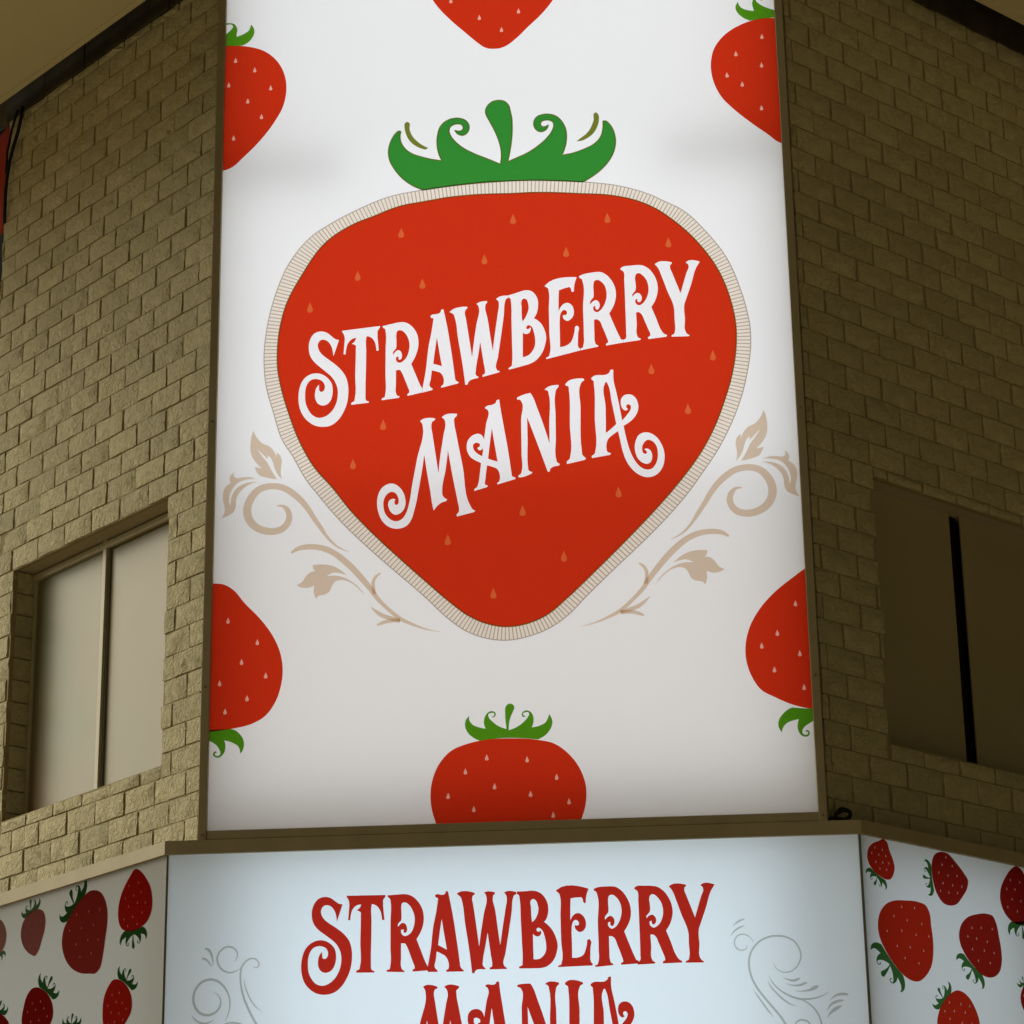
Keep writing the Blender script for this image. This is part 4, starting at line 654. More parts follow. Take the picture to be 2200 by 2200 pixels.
[[-1365.7, 3953.1, 1], [-1271.8, 3953.4, 1], [-1253.6, 3960.7], [-1231.5, 3977.8], [-1215.6, 4002.2], [-1209.9, 4027.2], [-1214.4, 4050.4], 
[-1227, 4069.1, 1], [-1230.8, 4053.7], [-1236.7, 4037.9], [-1254.8, 4022.7], [-1297.7, 4004.4, 1], [-1297.7, 4022.8], [-1295, 4041.1], 
[-1300.5, 4062.1], [-1311, 4076.6], [-1327.5, 4082.6], [-1368.4, 4079.8, 1], [-1368.2, 4071.7, 1], [-1347.8, 4074.5], [-1329.4, 4075.7], 
[-1319.1, 4068.9], [-1316.9, 4060.7], [-1324.8, 4047.4], [-1346.8, 4025.5], [-1367, 4012.9, 1]], 
[[-1300.3, 3871.7], [-1204.2, 3813.9], [-1331.5, 3737.1], [-1123.7, 3709.7], [-1235.5, 3643.5], [-1166.4, 3553.9], [-1301.7, 3443.9]]], 
[
[[1398.8, 3963.5, 1], [1351.9, 3962.9], [1276.9, 3961.8], [1191.4, 3937.7], [1104.7, 3883.7], [1050.3, 3812.2], [1029.6, 3717.8], [1038.3, 3632.9], 
[1072.1, 3547], [1133.8, 3470.5], [1213.7, 3393.3], [1284.7, 3332.5], [1346.7, 3280.7], [1392.2, 3270.1, 1]], 
[[1388.5, 3966.5, 1], [1351.9, 3965.1], [1281.6, 3960], [1229.5, 3954.2, 1], [1205.7, 3966.3], [1183.6, 3984.9], [1169.2, 4004.9], [1162.5, 4026.3], 
[1166.5, 4047], [1175.5, 4061.4, 1], [1181.5, 4040.9], [1193.1, 4026.3], [1211, 4016.5], [1251.7, 4006.9, 1], [1246.7, 4030.2], [1244.4, 4047.8], 
[1250.1, 4072], [1260.1, 4089], [1275.7, 4096.8], [1290.8, 4092.5], [1299.4, 4079.7], [1295.7, 4065.9], [1284.5, 4061.3, 1], [1289.8, 4071.5], 
[1287.3, 4082.2], [1275.1, 4082.9], [1265.5, 4074.6], [1263.5, 4064.3], [1277.9, 4046], [1307.5, 4025.1], [1353.9, 4005.9], [1390, 3997.8, 1]], 
[[1283.4, 3863.1], [1153.5, 3774.5], [1274.3, 3706.5], [1105.9, 3660.8], [1176.8, 3607.4], [1263.5, 3473.8]]], 
[
[[-1408.9, 1163.3, 1], [-1346.4, 1160.9], [-1301.6, 1154.5], [-1256.5, 1126.8], [-1201.8, 1059.9], [-1138.5, 992.9], [-1075.2, 907.8], 
[-1034.1, 814.9], [-1022.4, 732.6], [-1031.8, 651.4], [-1057, 580.2], [-1104.2, 518.9], [-1164.8, 486.9], [-1243.1, 469.9], [-1352.2, 458.4], 
[-1391.5, 455.3, 1]], 
[[-1378.5, 465.7, 1], [-1356.2, 466.7], [-1253.9, 468.2, 1], [-1234.1, 461.5], [-1214.1, 444.7], [-1199.3, 424.1], [-1193, 402.5], [-1194.5, 378.5], 
[-1200.8, 362.6], [-1210, 351.6, 1], [-1211.4, 371], [-1219.5, 387.3], [-1236.8, 399.9], [-1258, 410], [-1283, 416.5, 1], [-1277.4, 398.6], 
[-1277, 381.2], [-1280.5, 362.6], [-1290.6, 347], [-1300.9, 339.3], [-1311.3, 337], [-1321.9, 340], [-1329.9, 346.9], [-1332, 356.4], [-1327.6, 364.2], 
[-1318.5, 367.3, 1], [-1315.8, 361.2], [-1322.3, 358.7], [-1323.4, 352.1], [-1319.4, 346.6], [-1310.2, 345], [-1301.2, 350], [-1298.7, 357.9], 
[-1304.3, 375.5], [-1315.2, 391.9], [-1331.2, 405.8], [-1355.1, 418], [-1377.5, 424.8, 1]], 
[[-1277.1, 978.6], [-1140.4, 871.6], [-1211.2, 780.2], [-1099.5, 712.6], [-1309.1, 683], [-1182.9, 608.5], [-1281.7, 550.2]]], 
[
[[1408.6, 1167.5, 1], [1354.7, 1132.8], [1300.7, 1093.6], [1210.6, 1023.8], [1137.6, 944.4], [1090.8, 864.4], [1066.9, 774.8], [1066.7, 711.8], 
[1088.8, 630.3], [1128.7, 566.3], [1186.9, 531.4], [1262, 495], [1350.2, 471.5], [1388.3, 466.7, 1]], 
[[1370.4, 471.4, 1], [1347.5, 473.3], [1306.8, 476], [1262.3, 481.5, 1], [1240.1, 471.9], [1218.8, 454.1], [1203.8, 434.7], [1196.4, 415], 
[1197.3, 393.8], [1203.6, 377.7], [1209.8, 368.9, 1], [1212.8, 384], [1221.2, 398.3], [1237.2, 412.3], [1259.3, 420.8], [1287, 426.8, 1], 
[1281.5, 405.5], [1280.5, 385.7], [1285.8, 365.7], [1295.3, 352.2], [1310.3, 345.7], [1323.1, 347.3], [1331.2, 356.2], [1331.7, 366.8], 
[1325.8, 374.9], [1315, 375.3, 1], [1315.4, 370], [1322.8, 367.1], [1325, 360.4], [1319.7, 355.3], [1312, 354.2], [1303.3, 358.5], [1299.9, 366.5], 
[1303.2, 381], [1315.4, 395.1], [1331.2, 405.1], [1347, 415.2], [1368.1, 427.7, 1]], 
[[1299.4, 964.7], [1211.6, 829.2], [1139.1, 772.1], [1307.2, 729.9], [1190.6, 658.9], [1317.9, 573]]], 
[
[[-51.9, 3870.2], [-21.7, 3866.8], [8.7, 3869.4], [42.9, 3884.6], [85.1, 3918.7], [146.8, 3981.9], [200.8, 4034.9], [247.4, 4090.6], [272.9, 4128.1], 
[302.5, 4178.5], [334.7, 4259.4], [328.7, 4338.4], [261.2, 4403.8], [146.9, 4436.8], [-21.8, 4455.5], [-191, 4456.6], [-306.7, 4436.9], 
[-376.3, 4379.2], [-384.2, 4300.7], [-353.9, 4211.5], [-327.3, 4162.1], [-293.2, 4108.1], [-232.6, 4035.4], [-157.2, 3957.9], [-97.1, 3898.8], 
[-74.5, 3880.4]], None, [[-233.8, 4147.2], [-93.8, 4045.2], [14.5, 3971.5], [99.6, 4070.9]]], 
[
[[-319, -27.6, 1], [-327.4, -1.4], [-348.4, 68.9], [-354, 139], [-343.4, 208.8], [-312.9, 278.2], [-260.8, 333.9], [-191.6, 362.6], [-113.8, 378.6], 
[-1.8, 382.7], [127.1, 371.3], [195.5, 354], [263, 303.1], [312.7, 231.1], [336.4, 151.6], [334.7, 81.9], [311.5, 2.8], [293.7, -33.9, 1]], 
[[-131.6, 375.6, 1], [-158.7, 389.5], [-185.6, 415.3], [-197.4, 446.8], [-194.1, 471.6], [-178.8, 492.3, 1], [-177.5, 471.1], [-164.1, 451.9], 
[-137, 438.5], [-105.3, 430.6, 1], [-112.6, 456.4], [-109.3, 481.2], [-100, 499.6], [-81.7, 510.9], [-60.6, 502.9], [-59.2, 492], [-70, 481.4], 
[-81.4, 484.9, 1], [-66.8, 489.1], [-66.7, 500], [-81.8, 502.1], [-92.5, 496.2], [-91.1, 483.7], [-73.2, 461.3], [-43.3, 438.4], [-11.8, 425.9, 1], 
[-15.8, 465.5], [-16.8, 496.8], [-13.3, 531], [-5.6, 540.1], [6.5, 542.8], [21.5, 534.5], [24.4, 523.4], [18.1, 504.9], [7.1, 480.3], [0.7, 455.6], 
[-1.9, 419.9, 1], [32, 432.8], [62.6, 453.5], [84.1, 477.7], [90.3, 489.9], [87.5, 499.4], [72.4, 499.9], [63.2, 494], [66.1, 486.1], [76, 482.6, 1], 
[63, 478.4], [57.1, 491.1], [63.4, 503.3], [81.6, 509], [99.6, 499], [108.3, 480], [109.3, 455], [101.4, 429.8, 1], [137.7, 436.9], [162, 450.1], 
[172.9, 468.4], [179.4, 488.4, 1], [189.6, 470.9], [193.7, 449], [185.6, 421.3], [164, 394.1], [127.5, 373, 1], [67.4, 380.3], [7.2, 384.5], 
[-68.2, 382.7]], 
[[-101.8, 297.8], [77.8, 283.2], [-197.8, 236.9], [207.5, 199.3], [-68.6, 165.1], [90.3, 125.6], [-275.3, 128.3], [260, 86.6], [-162, 65.1], [189, 28]]]],
    'fb': [
['fl', 
[[-240.6, -121.8], [-212.7, -135.4], [-159.6, -180.9], [-123.5, -228.8], [-108.7, -280.5], [-111.3, -329.1], [-135.9, -366.5], [-188, -392.2], 
[-254.9, -398.6], [-316.4, -390.9], [-358.9, -365.2], [-378.4, -327.8], [-381.5, -277.5], [-367.3, -230], [-335.8, -185.3], [-290.4, -143.1], 
[-264.4, -122.6]], [[-323.2, -389.8], [-177.9, -391.9]], 0], 
['fl', 
[[-580.8, -161.4], [-537.5, -176.5], [-496.4, -216.3], [-471.9, -270.5], [-468.3, -324.9], [-480.7, -399.7], [-496.3, -477.5], [-514, -524.5], 
[-547.4, -544.4], [-603.6, -540.1], [-696.7, -520.9], [-770.8, -483.1], [-825.5, -424.5], [-848.7, -358.5], [-838.4, -305.3], [-802.1, -260.1], 
[-741.2, -207.1], [-679.2, -174.3], [-623.5, -158.1]], [[-808.8, -266.8], [-665.4, -168.7]], 1], 
['fl', 
[[-1058.6, -171.2], [-1023.8, -186.8], [-1002.2, -224.1], [-1002.3, -267.7], [-1023.9, -319.8], [-1056.3, -374.2], [-1081.1, -388.3], 
[-1107.8, -380.3], [-1162.8, -350.2], [-1204.6, -304], [-1217.4, -262], [-1204.8, -215.8], [-1162.5, -182.4], [-1103.5, -169.9]], 
[[-1184, -195], [-1073.7, -168.7]], 2], 
['fl', 
[[-1448.3, -154.7], [-1416.6, -161.9], [-1375, -192.9], [-1348.9, -241.5], [-1351.3, -281.5], [-1378.6, -317.6], [-1407.9, -333.4], [-1462.9, -325.2], 
[-1521.1, -288], [-1550.7, -226.4], [-1532.6, -172], [-1495.2, -153.4]], [[-1454.6, -330.4], [-1370.8, -318.8]], 3], 
['fl', 
[[-1049.8, -539.2], [-989.1, -560.6], [-934.9, -599.2], [-901.4, -654.1], [-898.6, -689.2], [-917.3, -726], [-956.6, -777.9], [-1027.7, -799.7], 
[-1103.4, -774.8], [-1151.8, -729.7], [-1172.6, -680.2], [-1161.6, -619], [-1136.3, -567.5], [-1094.1, -540]], [[-1027.4, -542.3], [-908.2, -614.5]], 
4], 
['fl', 
[[-378.5, -597.1], [-329.9, -613.4], [-280.4, -648.5], [-246.8, -705.3], [-247.3, -753.4], [-284.9, -796.6], [-329.9, -831.5], [-389.4, -853.5], 
[-438.4, -832.4], [-472.5, -783.2], [-481.1, -725.8], [-473.4, -666.6], [-438.7, -618.7], [-412.5, -599.8]], [[-357.9, -600], [-252.7, -663.5]], 0], 
['fl', 
[[-1420.2, -606], [-1373.3, -616.3], [-1325.3, -640.4], [-1283.9, -678.2], [-1271.9, -726.1], [-1312.2, -779.8], [-1418, -786.4], [-1507.7, -735.7], 
[-1529.4, -673.3], [-1495.8, -621.9]], [[-1435.6, -606], [-1333.7, -631.4]], 5], 
['fl', 
[[-735.9, -756.5], [-677.7, -779.2], [-639.3, -825.7], [-631.6, -883.1], [-665.7, -942.7], [-720.1, -966.3], [-785.4, -943.6], [-833.3, -877.3], 
[-838.8, -808.1], [-806.6, -762.6]], [[-792.3, -762.5], [-685.3, -772.5]], 0], 
['fr', 
[[155.1, -103], [174.3, -111.2], [190.5, -151.6], [212.1, -195.2], [217, -221.6], [206.5, -253.8], [184.3, -277.9], [155.5, -282.8], [116.8, -273.2], 
[73.6, -252], [48, -224.7], [39.8, -191.3], [51, -159], [78.6, -134], [119.8, -116.8]], [[146.8, -284.6], [60.3, -244.2]], 6], 
['fr', 
[[534.8, -108.7], [585.1, -109.8], [640.9, -145.9], [690.3, -186.9], [714.2, -215.5], [708, -244], [666.2, -296.6], [620.2, -335.6], [577.5, -346.7], 
[530.9, -340.7], [493.4, -306.4], [474.2, -265.9], [466.8, -223.9], [469.6, -168.7], [494.6, -126]], [[474.7, -289.3], [466.5, -180.8]], 4], 
['fr', 
[[273.4, -360.9], [365.8, -357.2], [411.2, -367], [431.6, -395.5], [437.3, -452.8], [443, -509.8], [439.9, -567.7], [421.8, -630.9], [379.2, -681], 
[324.5, -711.3], [284.6, -711.7], [229.7, -692.9], [171.8, -650.2], [120.8, -595.6], [89.3, -542.7], [82.8, -490.6], [98.7, -439.4], [145.3, -391.9], 
[198.3, -370.9]], [[226.9, -693.2], [100.2, -575.3]], 6], 
['fr', 
[[834.5, -352.9], [870.3, -358.5], [888.6, -384], [902.7, -445.5], [912.7, -515.3], [910.1, -562.7], [889.4, -607.9], [849.8, -635.5], [812.7, -643.3], 
[765.5, -636.6], [709.4, -603.8], [655.4, -555.5], [627.6, -512], [622.9, -473.8], [643.1, -424.7], [685.9, -388.4], [754.5, -364.5]], 
[[765.5, -636.6], [649.4, -556.1]], 4], 
['fr', 
[[1064.5, -103.8], [1092.1, -108.2], [1131.3, -145.7], [1188.1, -195.2], [1199.4, -254.5], [1153.2, -320.6], [1071.5, -374.3], [1010.1, -369.6], 
[953.4, -328.6], [932.2, -275.5], [941.1, -226.4], [978.8, -169.5], [1034.7, -117.8]], [[1135.2, -338.8], [997.8, -369.1]], 5], 
['fr', 
[[586.8, -722.9], [620.3, -726.4], [664.6, -749.6], [698.5, -790.6], [719.1, -835.6], [723, -857.9], [716.1, -899.3], [669.2, -936.4], [590.9, -954.3], 
[507.3, -950.9], [451.3, -928.8], [433, -884.9], [441, -848.3], [464, -807.9], [501.7, -768.6], [547.2, -736.5]], [[458.9, -816.6], [540.5, -740]], 6], 
['fr', 
[[1083.7, -642.7], [1056.8, -651.1], [1039.8, -672.7], [1025, -702.5], [1023.7, -730.8], [1042.1, -768.5], [1092.4, -786.2], [1167.8, -722.3], 
[1153.9, -655.4]], [[1031.9, -665], [1093.2, -638.8]], 5]],
    'fv': [
[[-1214.5, -583.8, 1.3], [-1202.2, -563, 4.7], [-1202.6, -544.1, 6.4], [-1215.7, -526.8, 7.6], [-1237.1, -517.7, 8.1], [-1258.2, -521.4, 8.1], 
[-1279.1, -537.7, 8.1], [-1290.2, -564.8, 8.5], [-1286.4, -590.2, 8.5], [-1268.9, -615.9, 8.1], [-1247.5, -628.1, 7.6], [-1226.3, -630.7, 6.8], 
[-1203.2, -623, 4.7], [-1186.4, -614, 1.7]], 
[[-1130.5, -606.1, 2.1], [-1118.8, -612.7, 4.7], [-1106.2, -603.6, 5.5], [-1110.8, -584.5, 5.9], [-1125.8, -572.5, 6.4], [-1142.8, -572.1, 6.4], 
[-1163.7, -583.1, 7.2], [-1180.2, -605.7, 7.6], [-1187, -639.2, 7.6], [-1185.3, -672.7, 8], [-1180.5, -702.2, 8.4], [-1169.1, -744.2, 9.3], 
[-1149.3, -790.6, 9.7], [-1127.5, -832.7, 10.1], [-1110.2, -862.1, 10.5], [-1088.6, -897.9, 10.5]], 
[[-1169.7, -660.6, 1.3], [-1167.1, -685.8, 4.6], [-1157, -715.3, 5.9], [-1139.5, -751.3, 5.9], [-1117.9, -781, 5.1], [-1088.1, -804.7, 1.1]], 
[[-1302.7, -713.5, 1.3], [-1283.4, -726.5, 4.6], [-1271.2, -751.9, 6.3], [-1273.8, -776.9, 7.6], [-1290.2, -799.3, 9.3], [-1311, -810.2, 10.1], 
[-1332, -812.8, 10.5], [-1357.5, -804.8, 10.5], [-1379.1, -782.4, 10.6], [-1390.5, -748.7, 10.6], [-1388.2, -717.5, 10.6], [-1375.2, -688.5, 10.6], 
[-1350.3, -666.1, 10.6], [-1318.8, -658.6, 10.6], [-1289, -665.7, 10.2], [-1263.2, -685.3, 9.3], [-1243.6, -713, 8], [-1232.3, -746.7, 7.2], 
[-1230.6, -780.1, 5.9], [-1237.3, -811.1, 4.6], [-1249.3, -839.8, 2.1]], 
[[-1397.4, -808.9, 1.3], [-1382.2, -830.1, 6.3], [-1360.7, -844.2, 8.4], [-1335.4, -848, 7.6], [-1314.5, -842.3, 4.6], [-1295.8, -832.4, 1.1]], 
[[-1271.9, -864.1, 1.1], [-1240.7, -850.4, 6.3], [-1209.2, -849.2, 8.4], [-1181.7, -856.1, 8.4], [-1156.1, -879.6, 8.4]], 
[[-1345.3, -522.1, 6.4], [-1328.1, -530, 12.8], [-1317.1, -547.2, 10.6], [-1310.2, -572.7, 7.2], [-1307.5, -598, 1.7]], 
[[-1358.1, -566.1, 6.4], [-1342, -569.7, 9.6], [-1329.1, -580.6, 7.6], [-1318.1, -595.6, 5.1], [-1311.5, -604.2, 1.3]], 
[[1123.1, -653.7, 1.2], [1132.9, -675.7, 3.1], [1153.7, -691.8, 4.3], [1181.3, -695.7, 4.9], [1209.7, -684.1, 5.6], [1232.7, -656.7, 6.2], 
[1242, -625.8, 6.8], [1235.9, -594.5, 6.8], [1215.9, -562.7, 6.8], [1185.7, -544.6, 7.4], [1142.7, -537.1, 8.1], [1098.9, -543.7, 8.1], 
[1060.7, -564.5, 8.1], [1034.5, -595.1, 8.1], [1020.4, -632.1, 8.7], [1018.7, -669.4, 8.7], [1026.2, -710, 8.6], [1045.8, -754, 9.3], 
[1080.5, -804.4, 9.2], [1115.3, -848.4, 9.2], [1144.3, -886.1, 9.2], [1164.1, -920.3, 9.2], [1183.7, -957.5, 9.2]], 
[[1013.7, -572.6, 1.6], [1009.9, -588.1, 3.7], [989.4, -595.4, 5], [969.6, -587, 5.6], [959.7, -564.8, 5.6], [965.3, -543, 5.6], [984.7, -527.3, 5.6], 
[1006.4, -527.9, 5], [1027.6, -540.1, 3.7], [1042.1, -564, 1.6]], 
[[956.7, -489.4, 1.6], [974.5, -474.2, 7.5], [990.5, -465.2, 8.1], [1007.9, -460, 4.4]], 
[[945.5, -533.1, 1.6], [960.4, -513.1, 6.2], [976.5, -501, 8.1], [992.4, -493.6, 6.8], [1006.6, -488.6, 2.5]], 
[[1100.4, -709, 1.2], [1117.4, -740.4, 5.5], [1146.7, -772.2, 6.8], [1182.6, -794.8, 8], [1221.8, -809.7, 8.6], [1261.7, -812.3, 8], 
[1301.9, -807.2, 6.1], [1330.1, -797.2, 4.3], [1355.5, -784, 1.2]], 
[[1221.8, -809.7, 3.1], [1251.9, -822.8, 5.5], [1281.4, -846.7, 6.7], [1301.4, -874.9, 7.4], [1312, -905.8, 8], [1316.1, -942.6, 7.9]], 
[[1094.9, -727.4, 1.2], [1107.4, -755.6, 5.5], [1130.7, -784.1, 7.4], [1157.2, -811, 8], [1183.9, -830.2, 6.1], [1212.5, -841.8, 1.2]], 
[[1031.4, -766, 1.2], [1047.2, -791.1, 5.5], [1070.2, -825.7, 7.4], [1093.2, -860.1, 6.8], [1113.6, -885.3, 1.2]], 
[[1161.7, -718.4, 1.2], [1182.9, -726.7, 6.2], [1204.2, -732, 10.5], [1219.9, -727.8, 11.7], [1232.5, -722.5, 5.5]], 
[[1172.8, -743.5, 1.2], [1200.1, -752, 5.5], [1227.8, -752.7, 9.2], [1249.8, -745.6, 10.5], [1262.3, -741.3, 4.9]], 
[[1211.2, -777, 1.2], [1248.1, -777.4, 5.5], [1276.1, -772.6, 11.1], [1295, -763.8, 17.2], [1309.2, -758, 8]], 
[[1356.6, -819.5, 1.5], [1375.9, -803, 7.4], [1397.8, -795.9, 11], [1419.3, -795.6, 11.7], [1434.6, -797.8, 6.7]], 
[[1341.9, -863.7, 1.5], [1355.3, -842.5, 8.6], [1374.5, -829.2, 11.6], [1396.3, -823.6, 10.4], [1414.8, -821, 3.7]], 
[[1341.7, -894.3, 1.5], [1353.5, -876.2, 8.6], [1372.8, -859.9, 14.7], [1388.6, -851.1, 13.5], [1404.2, -845.3, 4.3]], 
[[1200.8, -921.3, 3.1], [1217.1, -903.3, 6.7], [1238.7, -900.8, 8], [1259.6, -910.6, 7.3], [1267.9, -929.2, 6.1]]]}

# ------------------------------------------------------------------ setting
XC, YF = 1.523, -0.012                     # fascia corner (half width, face position)
def corner(side, o): return (side*(XC+o*.41421), YF-o)
def along(side, o, s):
    x, y = corner(side, o); return (x+side*s/S2, y+s/S2)
bm = bmesh.new(); bmesh.ops.create_grid(bm, x_segments=2, y_segments=2, size=300)
g = bm_obj('pavement', bm, MT['pave']); g['kind'] = 'structure'
# plain rendered ground storey under the lit fascia
plan = [along(-1, -.36, 6.0), corner(-1, -.36), corner(1, -.36), along(1, -.36, 6.0), along(1, -.60, 6.0), corner(1, -.60), corner(-1, -.60), along(-1, -.60, 6.0)]
w = prism('ground_storey_wall', plan, 0.0, Z0-1.62, MT['plaster']); w['kind'] = 'structure'

# ------------------------------------------------------------------ brick walls
def brick_mesh(L, H, D=.030, nx=5, nz=3, rough=.0065):
    """split-face brick: broken front, chamfered arrises. local x length, y outwards, z height, centred"""
    vs, fs = [], []
    def idx(i, k): return i*(nz+1)+k
    for i in range(nx+1):
        for k in range(nz+1):
            edge = i in (0, nx) or k in (0, nz)
            x = -L/2+L*i/nx; z = -H/2+H*k/nz
            if not edge:
                x += random.uniform(-.3, .3)*L/nx; z += random.uniform(-.3, .3)*H/nz
                y = random.uniform(-rough, rough)
            else:
                y = -.0055+random.uniform(-.003, .0025)
                if i in (0, nx): x += random.uniform(-.0025, .0015)*(1 if i == nx else -1)
                if k in (0, nz): z += random.uniform(-.0018, .0008)*(1 if k == nz else -1)
            vs.append((x, y, z))
    for i in range(nx):
        for k in range(nz):
            a, b, c, d = idx(i, k), idx(i+1, k), idx(i+1, k+1), idx(i, k+1)
            if random.random() < .5: fs += [(a, b, c), (a, c, d)]
            else: fs += [(a, b, d), (b, c, d)]
    ring = [idx(i, 0) for i in range(nx+1)]+[idx(nx, k) for k in range(1, nz+1)]+[idx(i, nz) for i in range(nx-1, -1, -1)]+[idx(0, k) for k in range(nz-1, 0, -1)]
    base = len(vs)
    for q in ring: vs.append((vs[q][0], -D, vs[q][2]))
    n = len(ring)
    for i in range(n):
        j = (i+1) % n; fs.append((ring[j], ring[i], base+i, base+j))
    me = bpy.data.meshes.new('brick'); me.from_pydata(vs, [], fs); me.update()
    bm = bmesh.new(); bm.from_mesh(me); bmesh.ops.recalc_face_normals(bm, faces=bm.faces); bm.to_mesh(me); bm.free()
    for q in me.polygons: q.use_smooth = True
    me.set_sharp_from_angle(angle=R(48))
    me.materials.append(MT['brick']); return me
def build_wall(side, label, course, z_anchor, s_end, z_top, win, phase, relief):
    # local frame: x runs into the distance (left wall) or towards the corner (right wall), y outwards
    ang = math.atan2(1, -1) if side < 0 else math.atan2(-1, -1)
    root = thing('brick_wall', label, 'wall', (side*1.39, .02, Z0), ang)
    X = 1 if side < 0 else -1
    ws0, ws1, wz0, wz1 = win
    def bx(name, s0, s1, y0, y1, z0, z1, mat, par=root, bevel=0, lab=None):
        a, b = sorted((X*s0, X*s1)); return box(name, a, b, y0, y1, z0, z1, mat, par, bevel, lab)
    # mortar bed behind the bricks, in pieces round the window
    t0, t1 = -.034, -.0105
    zb = -.038
    parts = [(.035, s_end-.006, wz1-.004, z_top+.0), (.035, s_end-.006, zb, wz0+.004), (.035, ws0-.004, wz0+.004, wz1-.004)]
    if ws1 < s_end: parts.append((ws1+.004, s_end-.006, wz0+.004, wz1-.004))
    bm = bmesh.new()
    for a, b, c, d in parts:
        p, q = sorted((X*a, X*b)); box_bm(bm, p, q, t0, t1, c, d)
    bm_obj('mortar', bm, MT['mortar'], root)
    bm = bmesh.new()                        # masonry core behind, leaving the window recess open
    for a, b, c, d in [(.30, s_end-.008, wz1, z_top+.75), (.30, s_end-.008, zb, wz0)]+([(ws1+.02, s_end-.008, wz0, wz1)] if ws1 < s_end else []):
        p, q = sorted((X*a, X*b)); box_bm(bm, p, q, -.30, t0-.001, c, d)
    bm_obj('masonry_core', bm, MT['plaster'], root)
    variants = [brick_mesh(.25-.0125, course-.0068, rough=relief*random.uniform(.7, 1.35)) for _ in range(14)]
    gap = .0125
    spots = []
    rows = int((z_top-z_anchor)/course)+2; k0 = -int((z_anchor-zb)/course)-1
    for k in range(k0, rows):
        z0 = z_anchor+k*course; z1 = z0+course
        if z0 > z_top-.02: continue
        off = phase+(.125 if k % 2 else 0)+random.uniform(-.006, .006)
        s = off-.25
        while s < s_end:
            a, b = s, s+.25; s = b
            j = random.uniform(-.012, .012)
            segs = [(max(a, .012), min(b, s_end))]
            zz0, zz1 = z0, min(z1, z_top+.01)
            if zz1 > wz0+.02 and zz0 < wz1-.02:
                inner = []
                for a2, b2 in segs:
                    if b2 <= ws0 or a2 >= ws1: inner.append((a2, b2, zz0, zz1)); continue
                    if a2 < ws0: inner.append((a2, ws0+random.uniform(-.010, .013), zz0, zz1))
                    if b2 > ws1: inner.append((ws1+random.uniform(-.003, .004), b2, zz0, zz1))
                    if zz0 < wz0-.02: inner.append((max(a2, ws0), min(b2, ws1), zz0, wz0+random.uniform(-.004, .006)))
                    if zz1 > wz1+.02: inner.append((max(a2, ws0), min(b2, ws1), wz1+random.uniform(-.006, .003), zz1))
            else: inner = [(a2, b2, zz0, zz1) for a2, b2 in segs]
            for a2, b2, c, d in inner:
                if b2-a2 > .025 and d-c > .02: spots.append((a2, b2, c, d))
    spots = [(a, b, max(c, -.038), d) for a, b, c, d in spots if d > -.02]
    # largest in the picture first: the low, near courses
    spots.sort(key=lambda q: q[2]+q[0]*.25)
    bmj = bmesh.new()
    for n, (a, b, c, d) in enumerate(spots):
        full = abs((b-a)-.25) < .002 and abs((d-c)-course) < .002
        L, H = b-a-gap, d-c-.0068
        me = random.choice(variants) if full else brick_mesh(L, H, nx=max(2, round(L/.05)), rough=relief)
        loc = Vector((X*(a+b)/2, random.uniform(-.003, .003), (c+d)/2))
        flip = full and random.random() < .5
        rot = Matrix.Rotation(R(random.uniform(-.35, .35)), 4, 'Y')@Matrix.Rotation(R(random.uniform(-.6, .6)), 4, 'Z')
        if n < 300:
            o = bpy.data.objects.new('brick', me); link(o, root)
            o.matrix_local = Matrix.Translation(loc)@rot
        else:
            t = bmesh.new(); t.from_mesh(me); t.transform(Matrix.Translation(loc)@rot)
            tm = bpy.data.meshes.new('tmp'); t.to_mesh(tm); t.free(); bmj.from_mesh(tm); bpy.data.meshes.remove(tm)
    if len(bmj.verts):
        o = bm_obj('brick_courses', bmj, MT['brick'], root); o['kind'] = 'stuff'
    else: bmj.free()
    return root, bx
DEP = .135
# left wall
wl, bxl = build_wall(-1, 'pale painted split-face brick wall in the light, left of the tall sign', .115, 1.695, 2.03, 4.38, (.336, 1.735, .375, 1.697), .005, .0075)
win = bxl('window', .30, 1.745, -.20, -.185, .33, 1.76, MT['dark'], wl)
win['label'] = 'pale frosted window of two panes'
def wpart(bxf, name, a, b, y0, y1, c, d, m, par=None, bev=.0, rel=None):
    o = bxf(name, a, b, y0, y1, c, d, m, par, bev); return o
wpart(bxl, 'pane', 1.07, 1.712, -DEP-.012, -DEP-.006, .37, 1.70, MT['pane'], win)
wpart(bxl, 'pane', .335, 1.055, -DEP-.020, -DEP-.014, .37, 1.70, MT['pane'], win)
wpart(bxl, 'mullion', 1.050, 1.082, -DEP-.013, -DEP+.012, .36, 1.70, MT['wframe'], win, .002)
wpart(bxl, 'mullion_shadow_strip', 1.0375, 1.0495, -DEP-.013, -DEP-.004, .36, 1.70, MT['divider'], win)  # olive strip painted in for the shadow of the recess beside the mullion
wpart(bxl, 'head_rail', .34, 1.7335, -DEP-.005, -DEP+.016, 1.652, 1.686, MT['wframe'], win, .002)
wpart(bxl, 'stile', 1.712, 1.7345, -DEP-.012, -DEP+.006, .36, 1.6995, MT['wframe'], win, .002)
wpart(bxl, 'sill_rail', .32, 1.735, -DEP-.012, -DEP+.018, .335, .358, MT['wframe'], win, .002)
